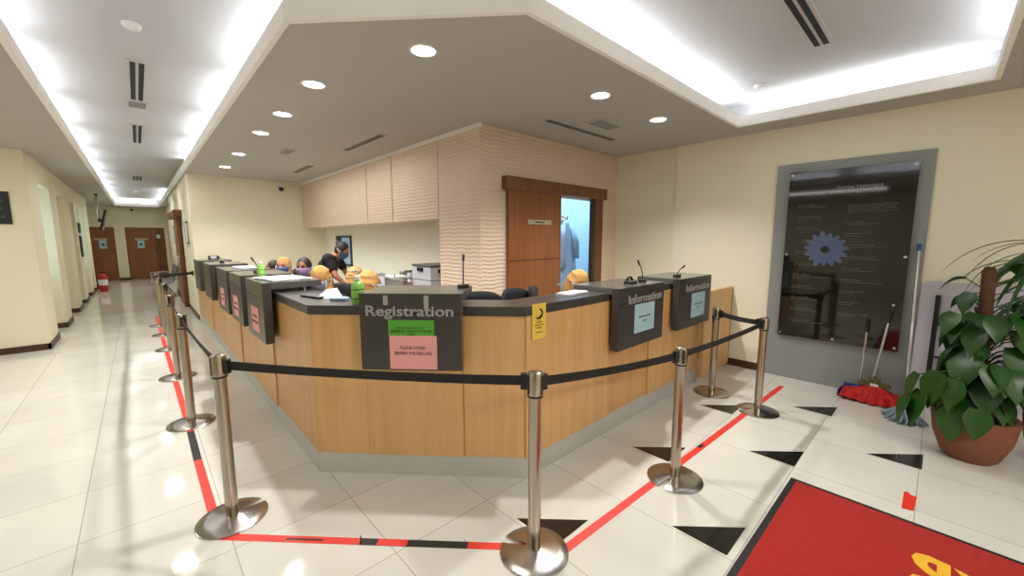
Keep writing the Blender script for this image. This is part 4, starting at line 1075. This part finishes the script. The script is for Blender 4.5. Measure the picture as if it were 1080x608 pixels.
# sliding door on the corridor's right wall
d = thing('corridor_sliding_door', 'brown sliding door seen edge-on along the corridor right wall past the counter', 'door', (.78, 12.0, 0))
boxo('door_leaf', -.075, -.02, 0, 1.25, .01, 2.1, M_DOOR, d); boxo('leading_edge', -.09, -.02, -.02, 0, .01, 2.1, M_DOORD, d); boxo('track_box', -.15, -.003, -.35, 2.0, 2.1, 2.24, M_DOORD, d, .005)
b = MB(); b.tube([(-.11, .05, .9), (-.11, .05, 1.2)], .012, 8); b.build('pull_handle', M_SILVER, d, True)
for (y0, y1, z0, z1, lb) in ((10.45, 11.05, 1.50, 1.95, 'thin silver framed notice on the corridor right wall nearest the counter end'), (13.9, 14.5, 1.45, 1.95, 'dark framed notice on the corridor right wall beyond the sliding door')):
    t = thing('picture_frame', lb, 'picture frame', (.78, (y0+y1)/2, (z0+z1)/2)); h = (y1-y0)/2; hz = (z1-z0)/2
    b = MB(); b.box(-.03, -.001, -h, -h+.03, -hz, hz); b.box(-.03, -.001, h-.03, h, -hz, hz); b.box(-.03, -.001, -h, h, -hz, -hz+.03); b.box(-.03, -.001, -h, h, hz-.03, hz); b.build('frame', M_FRAMEM if y0 < 12 else M_DOORD, t)
    boxo('print', -.02, -.002, -h+.03, h-.03, -hz+.03, hz-.03, M_PAPER, t)
for (y0, y1, z0, z1, lb) in ((14.72, 15.1, 1.75, 2.0, 'small dark frame high on the left corridor pier'), (14.72, 15.1, 1.15, 1.68, 'tall dark frame on the left corridor pier, the lower of two')):
    t = thing('picture_frame', lb, 'picture frame', (-1.06, (y0+y1)/2, (z0+z1)/2)); h = (y1-y0)/2; hz = (z1-z0)/2
    b = MB(); b.box(.001, .03, -h, h, -hz, hz, .004); b.build('frame', M_DSIGN, t); boxo('print', .029, .032, -h+.03, h-.03, -hz+.03, hz-.03, mat('print_dim', (110, 108, 92), .5), t)
sg = thing('wall_sign', 'black rectangular wall sign on the cream wall at the left edge', 'sign', (-1.55, 8.75, 2.02))
boxo('sign_plate', -.32, .32, -.02, -.001, -.22, .22, M_DSIGN, sg, .003)
b = MB(); rnd = random.Random(9)
for r_ in range(3):
    q = -.26
    while q < .24: l = rnd.uniform(.02, .05); b.box(q, q+l, -.022, -.02, .09-.11*r_, .11-.11*r_); q += l+.012
b.build('faint_lettering', mat('faint_grey', (84, 88, 86), .5), sg)
# extinguishers
def extinguisher(label, x, y, s=1):
    t = thing('fire_extinguisher', label, 'fire extinguisher', (x, y, 0))
    b = MB(); b.lathe([(.001, 0), (.085, 0), (.09, .01), (.09, .42), (.07, .47), (.03, .5), (.03, .52)], 24); b.xform(Matrix.Scale(s, 4)); b.build('cylinder', M_FIRE, t, 'auto')
    b = MB(); b.box(-.03, .06, -.015, .015, .52, .56, .004); b.tube([(0, 0, .53), (-.1, 0, .5), (-.12, 0, .3), (-.11, 0, .15)], .012, 8); b.xform(Matrix.Scale(s, 4)); b.build('valve_and_hose', M_BLACK, t, True)
    b = MB(); b.lathe([(.091, .18), (.091, .34)], 24, cap=False); b.xform(Matrix.Scale(s, 4)); b.build('instruction_band', M_PAPER, t)
extinguisher('larger red fire extinguisher on the corridor floor by the left piers', -.86, 17.3, 1.1)
extinguisher('smaller red fire extinguisher just left of and behind the larger one', -1.0, 18.3, .9)
# ceiling TV
tv = thing('ceiling_television', 'slanted flat television hanging from the corridor ceiling on a pole', 'television', (-.72, 15.9, 0), R(0))
b = MB(); b.tube([(0, 0, ZC), (0, 0, 2.12)], .02, 10); b.build('ceiling_pole', M_SILVER, tv, True)
b = MB(); b.box(-.025, .025, -.46, .46, -.28, .28, .006); b.xform(Matrix.Translation((.10, -.15, 2.1)) @ Matrix.Rotation(R(14), 4, 'Y')); o = b.build('display_case', M_BLACK, tv)
b = MB(); b.box(.0255, .028, -.43, .43, -.25, .25); b.xform(Matrix.Translation((.10, -.15, 2.1)) @ Matrix.Rotation(R(14), 4, 'Y')); b.build('screen_face', mat('tv_grey', (120, 126, 130), .2), tv)
boxo('bracket', -.02, .09, -.08, .0, 2.06, 2.14, M_BLACK, tv)
boxo('pole_flange', -.05, .05, -.05, .05, ZC-.02, ZC-.0005, M_BLACK, tv)
# waiting bench
wb = thing('waiting_bench', 'grey metal beam bench with linked seats in the corridor by the right wall', 'bench', (.42, 14.9, 0))
for k in range(3):
    y0 = -.75+k*.52
    s_ = MB(); s_.box(-.24, .22, y0, y0+.48, .41, .43, .008); s_.build('seat', M_STEELSEAT, wb)
    b = MB(); b.box(-.01, .012, y0, y0+.48, 0, .42, .006); b.xform(Matrix.Translation((.22, 0, .45)) @ Matrix.Rotation(R(14), 4, 'Y')); b.build('backrest', M_STEELSEAT, wb)
b = MB(); b.box(-.03, .03, -.8, .85, .35, .4); b.build('beam', M_SILVER, wb)
for y0 in (-.65, .7):
    b = MB(); b.tube([(0, y0, .37), (-.12, y0, .2), (-.24, y0, .015)], .018, 8); b.tube([(0, y0, .37), (.12, y0, .2), (.22, y0, .015)], .018, 8); b.build('leg', M_SILVER, wb, True)
    b = MB(); b.tube([(-.2, y0-.08, .43), (-.22, y0-.08, .62), (.15, y0-.08, .64), (.24, y0-.08, .5)], .014, 8); b.build('armrest', M_SILVER, wb, True)
sc_ = thing('floor_canister', 'small silver canister on the floor beside the left corridor pier', 'canister', (-1.22, 15.6, 0))
b = MB(); b.lathe([(.001, 0), (.1, 0), (.1, .32), (.06, .36), (.001, .37)], 20); b.build('can_body', M_SILVER, sc_, 'auto'); b = MB(); b.lathe([(.001, .37), (.03, .37), (.03, .4), (.001, .4)], 12); b.build('lid_knob', M_BLACK, sc_)

# ------------------------------------------------------------------ ceiling fittings
dl = [(1.47, 2.42, 'downlight nearest the camera above the Registration hood'), (1.13, 3.52, 'second downlight in the row over the left counter'), (1.15, 4.54, 'third downlight in the row over the left counter'), (1.155, 5.5, 'fourth downlight in the row over the left counter'), (1.18, 7.05, 'fifth downlight in the row over the left counter'), (1.2, 8.45, 'furthest downlight in the row over the left counter'), (3.01, 2.11, 'left of the two downlights over the Information counter'), (4.04, 2.11, 'right of the two downlights over the Information counter')]
first = None
for x, y, lb in dl:
    if not first:
        first = thing('downlight', lb, 'downlight', (x, y, ZC), group='recessed downlights')
        b = MB(); b.lathe([(.076, -.001), (.076, -.006), (.092, -.006), (.095, -.001)], 32, cap=False); b.build('bezel', M_WHITE, first, 'auto')
        b = MB(); b.lathe([(.001, -.0045), (.074, -.003), (.076, -.001), (.001, -.001)], 32, cap=False); b.build('lamp_lens', M_LAMP, first)
        c = first
    else: c = copy_tree(first); c.location = (x, y, ZC); c['label'] = lb
    li = bpy.data.lights.new('downlight_lamp', 'SPOT'); li.energy = 105; li.color = (1, .97, .92); li.spot_size = R(125); li.spot_blend = .8; li.shadow_soft_size = .035
    lo = bpy.data.objects.new('downlight_lamp', li); COL.objects.link(lo); lo.location = (x, y, ZC-.03)
def slot(label, x0, x1, y0, y1, z, nslot=2, cat='air vent', name='slot_diffuser'):
    t = thing(name, label, cat, ((x0+x1)/2, (y0+y1)/2, z)); w, h = x1-x0, y1-y0
    boxo('diffuser_frame', -w/2, w/2, -h/2, h/2, -.008, -.0005, M_GRILLE, t)
    for k in range(nslot):
        if w > h: d_ = h/(nslot+.5); y_ = -h/2+d_*(k+.75); boxo('slot', -w/2+.02, w/2-.02, y_-d_*.32, y_+d_*.32, -.010, -.008, M_SLOT, t)
        else: d_ = w/(nslot+.5); y_ = -w/2+d_*(k+.75); boxo('slot', y_-d_*.32, y_+d_*.32, -h/2+.02, h/2-.02, -.010, -.008, M_SLOT, t)
slot('long slot diffuser in the corridor tray ceiling, nearest one', .055, .20, 4.80, 6.1, ZU)
slot('second slot diffuser down the corridor tray ceiling', .06, .20, 7.4, 8.75, ZU)
slot('small slot diffuser furthest down the corridor tray ceiling', .03, .24, 13.4, 14.3, ZU, 3)
slot('slot diffuser in the lower ceiling before the near overhead cupboard', 2.17, 2.27, 4.59, 5.78, ZC)
slot('slot diffuser in the lower ceiling before the far overhead cupboards', 2.17, 2.30, 7.3, 8.3, ZC)
slot('thin slot diffuser in the lower ceiling above the sliding door side', 3.18, 4.45, 2.85, 2.94, ZC)
slot('bold slot diffuser in the big square tray over the mat', 2.6, 4.04, .70, .84, ZU)
def grille(label, x, y, w, h, z):
    t = thing('ceiling_grille', label, 'air vent', (x, y, z)); b = MB(); b.box(-w/2, w/2, -h/2, h/2, -.01, -.0005, .002); b.build('grille_frame', M_GRILLE, t)
    b = MB(); n = 7
    for k in range(n): b.box(-w/2+.02, w/2-.02, -h/2+.02+(h-.04)*(k+.2)/n, -h/2+.02+(h-.04)*(k+.75)/n, -.012, -.010)
    b.build('louvres', mat('louvre_grey', (120, 118, 114), .7), t)
grille('square air grille in the lower ceiling beside the left downlights', 1.65, 6.4, .16, .42, ZC)
grille('rectangular air grille in the lower ceiling between the right downlights', 3.78, 2.59, .42, .22, ZC)
grille('pale square access plate behind the nearest corridor slot diffuser', .13, 6.3, .18, .3, ZU)
for x, y, lb in ((.10, 4.02, 'round smoke detector in the near corridor tray ceiling'), (4.62, 1.36, 'round smoke detector in the corner of the big square tray'), (.1, 17.6, 'round smoke detector at the far end of the corridor tray')):
    t = thing('smoke_detector', lb, 'smoke detector', (x, y, ZU)); b = MB(); b.lathe([(.055, -.001), (.055, -.012), (.045, -.03), (.02, -.036), (.001, -.037)], 24, cap=False); b.build('housing', M_WHITE, t, 'auto'); b = MB(); b.ell((.02, 0, -.034), (.006, .006, .004), 8); b.build('indicator', M_RED, t)
for x, y, z, lb, rz in ((2.34, 9.8, 2.66, 'small black wall camera high on the wall above the far counter', 0), (-.06, 21.7, 2.72, 'small black wall camera above the corridor end doors', 0)):
    t = thing('security_camera', lb, 'security camera', (x, y, z)); boxo('mount', -.03, .03, -.05, -.001, -.02, .03, M_BLACK, t, .004); b = MB(); b.ell((0, -.08, -.01), (.05, .05, .045), 16); b.build('dome', M_BLACK, t, True)

# ------------------------------------------------------------------ lights in the cove
def cove(p0, p1, inward, seg=1.22, gap=.22, power=11, col=(.86, .93, 1.0)):
    p0, p1 = Vector(p0), Vector(p1); d = p1-p0; L_ = d.length; d.normalize(); n = max(1, int((L_-gap)/(seg+gap))); real = min(seg, (L_-gap*(n+1))/n) if n else seg
    pitch_ = L_/n
    for k in range(n):
        c = p0+d*(pitch_*(k+.5)); l_ = pitch_-gap
        li = bpy.data.lights.new('cove_tube', 'AREA'); li.shape = 'RECTANGLE'; li.size = l_; li.size_y = .05; li.energy = power*l_/1.2; li.color = col
        lo = bpy.data.objects.new('cove_tube', li); COL.objects.link(lo)
        zdir = Vector((0, 0, -1))   # light shines along -Z local
        xdir = Vector((d.x, d.y, 0)); ydir = zdir.cross(xdir).normalized()
        m_ = Matrix((xdir, ydir, zdir)).transposed().to_4x4(); m_.translation = (c.x-inward[0]*.15, c.y-inward[1]*.15, ZC+.085); lo.matrix_world = m_
PW = 9
cove((-.49, -.1), (-.49, 20.8), (1, 0), power=PW*.75, gap=.27)
cove((.71, 2.8), (.71, 20.8), (-1, 0), power=PW*.75, gap=.27)
ci = Vector((-.73, -.685)).normalized()
cove((1.55, 1.74), (.81, 2.54), tuple(ci), power=PW*.6)
cove((1.75, 1.635), (4.85, 1.635), (0, -1), gap=.1, power=PW)
cove((4.95, 1.55), (4.95, -.1), (-1, 0), gap=.1, power=PW)
cove((-.35, -.17), (4.8, -.17), (0, 1), gap=.15, power=PW)
cove((-.4, 20.9), (.6, 20.9), (0, -1), gap=.05, power=PW)
def area(x, y, z, sx, sy, e, col=(1, .96, .9), rx=0, rz=0, ry=0):
    li = bpy.data.lights.new('fill_light', 'AREA'); li.shape = 'RECTANGLE'; li.size = sx; li.size_y = sy; li.energy = e; li.color = col
    lo = bpy.data.objects.new('fill_light', li); COL.objects.link(lo); lo.location = (x, y, z); lo.rotation_euler = (rx, ry, rz); return lo
# added fill lights, no fixtures: lobby behind and left, staff area, side room
area(1.5, -2.2, 2.79, 3.0, .6, 90, (1, .98, .95)); area(-2.6, 2.5, 2.79, .6, 3.0, 30, (1, .98, .95)); area(-2.6, 6.5, 2.79, .6, 2.0, 35, (1, .98, .95)); area(1.9, 6.6, 2.79, .6, 3.5, 26, (1, .98, .95))
area(4.6, 5.0, 2.68, .8, 1.2, 40, (.75, .88, 1)); area(4.6, 3.72, 2.68, .9, .1, 16, (.75, .88, 1))
for yy in (7, 9.5, 12, 14.5, 17, 19.5):  # added spots without fixtures, to brighten the corridor
    li = bpy.data.lights.new('corridor_fill', 'SPOT'); li.energy = 60; li.spot_size = R(150); li.spot_blend = .9; li.shadow_soft_size = .1; li.color = (1, .98, .94)
    lo = bpy.data.objects.new('corridor_fill', li); COL.objects.link(lo); lo.location = (.11, yy, ZU-.03)
w_ = bpy.data.worlds.new('world'); SC.world = w_; w_.use_nodes = True
w_.node_tree.nodes['Background'].inputs[0].default_value = (.9, .95, 1, 1); w_.node_tree.nodes['Background'].inputs[1].default_value = .3
SC.view_settings.view_transform = 'Standard'; SC.view_settings.look = 'None'; SC.view_settings.exposure = 0.2; SC.view_settings.gamma = 1.0
SC.cycles.use_denoising = True; SC.cycles.max_bounces = 8; SC.cycles.diffuse_bounces = 5
SC.cycles.sample_clamp_indirect = 6
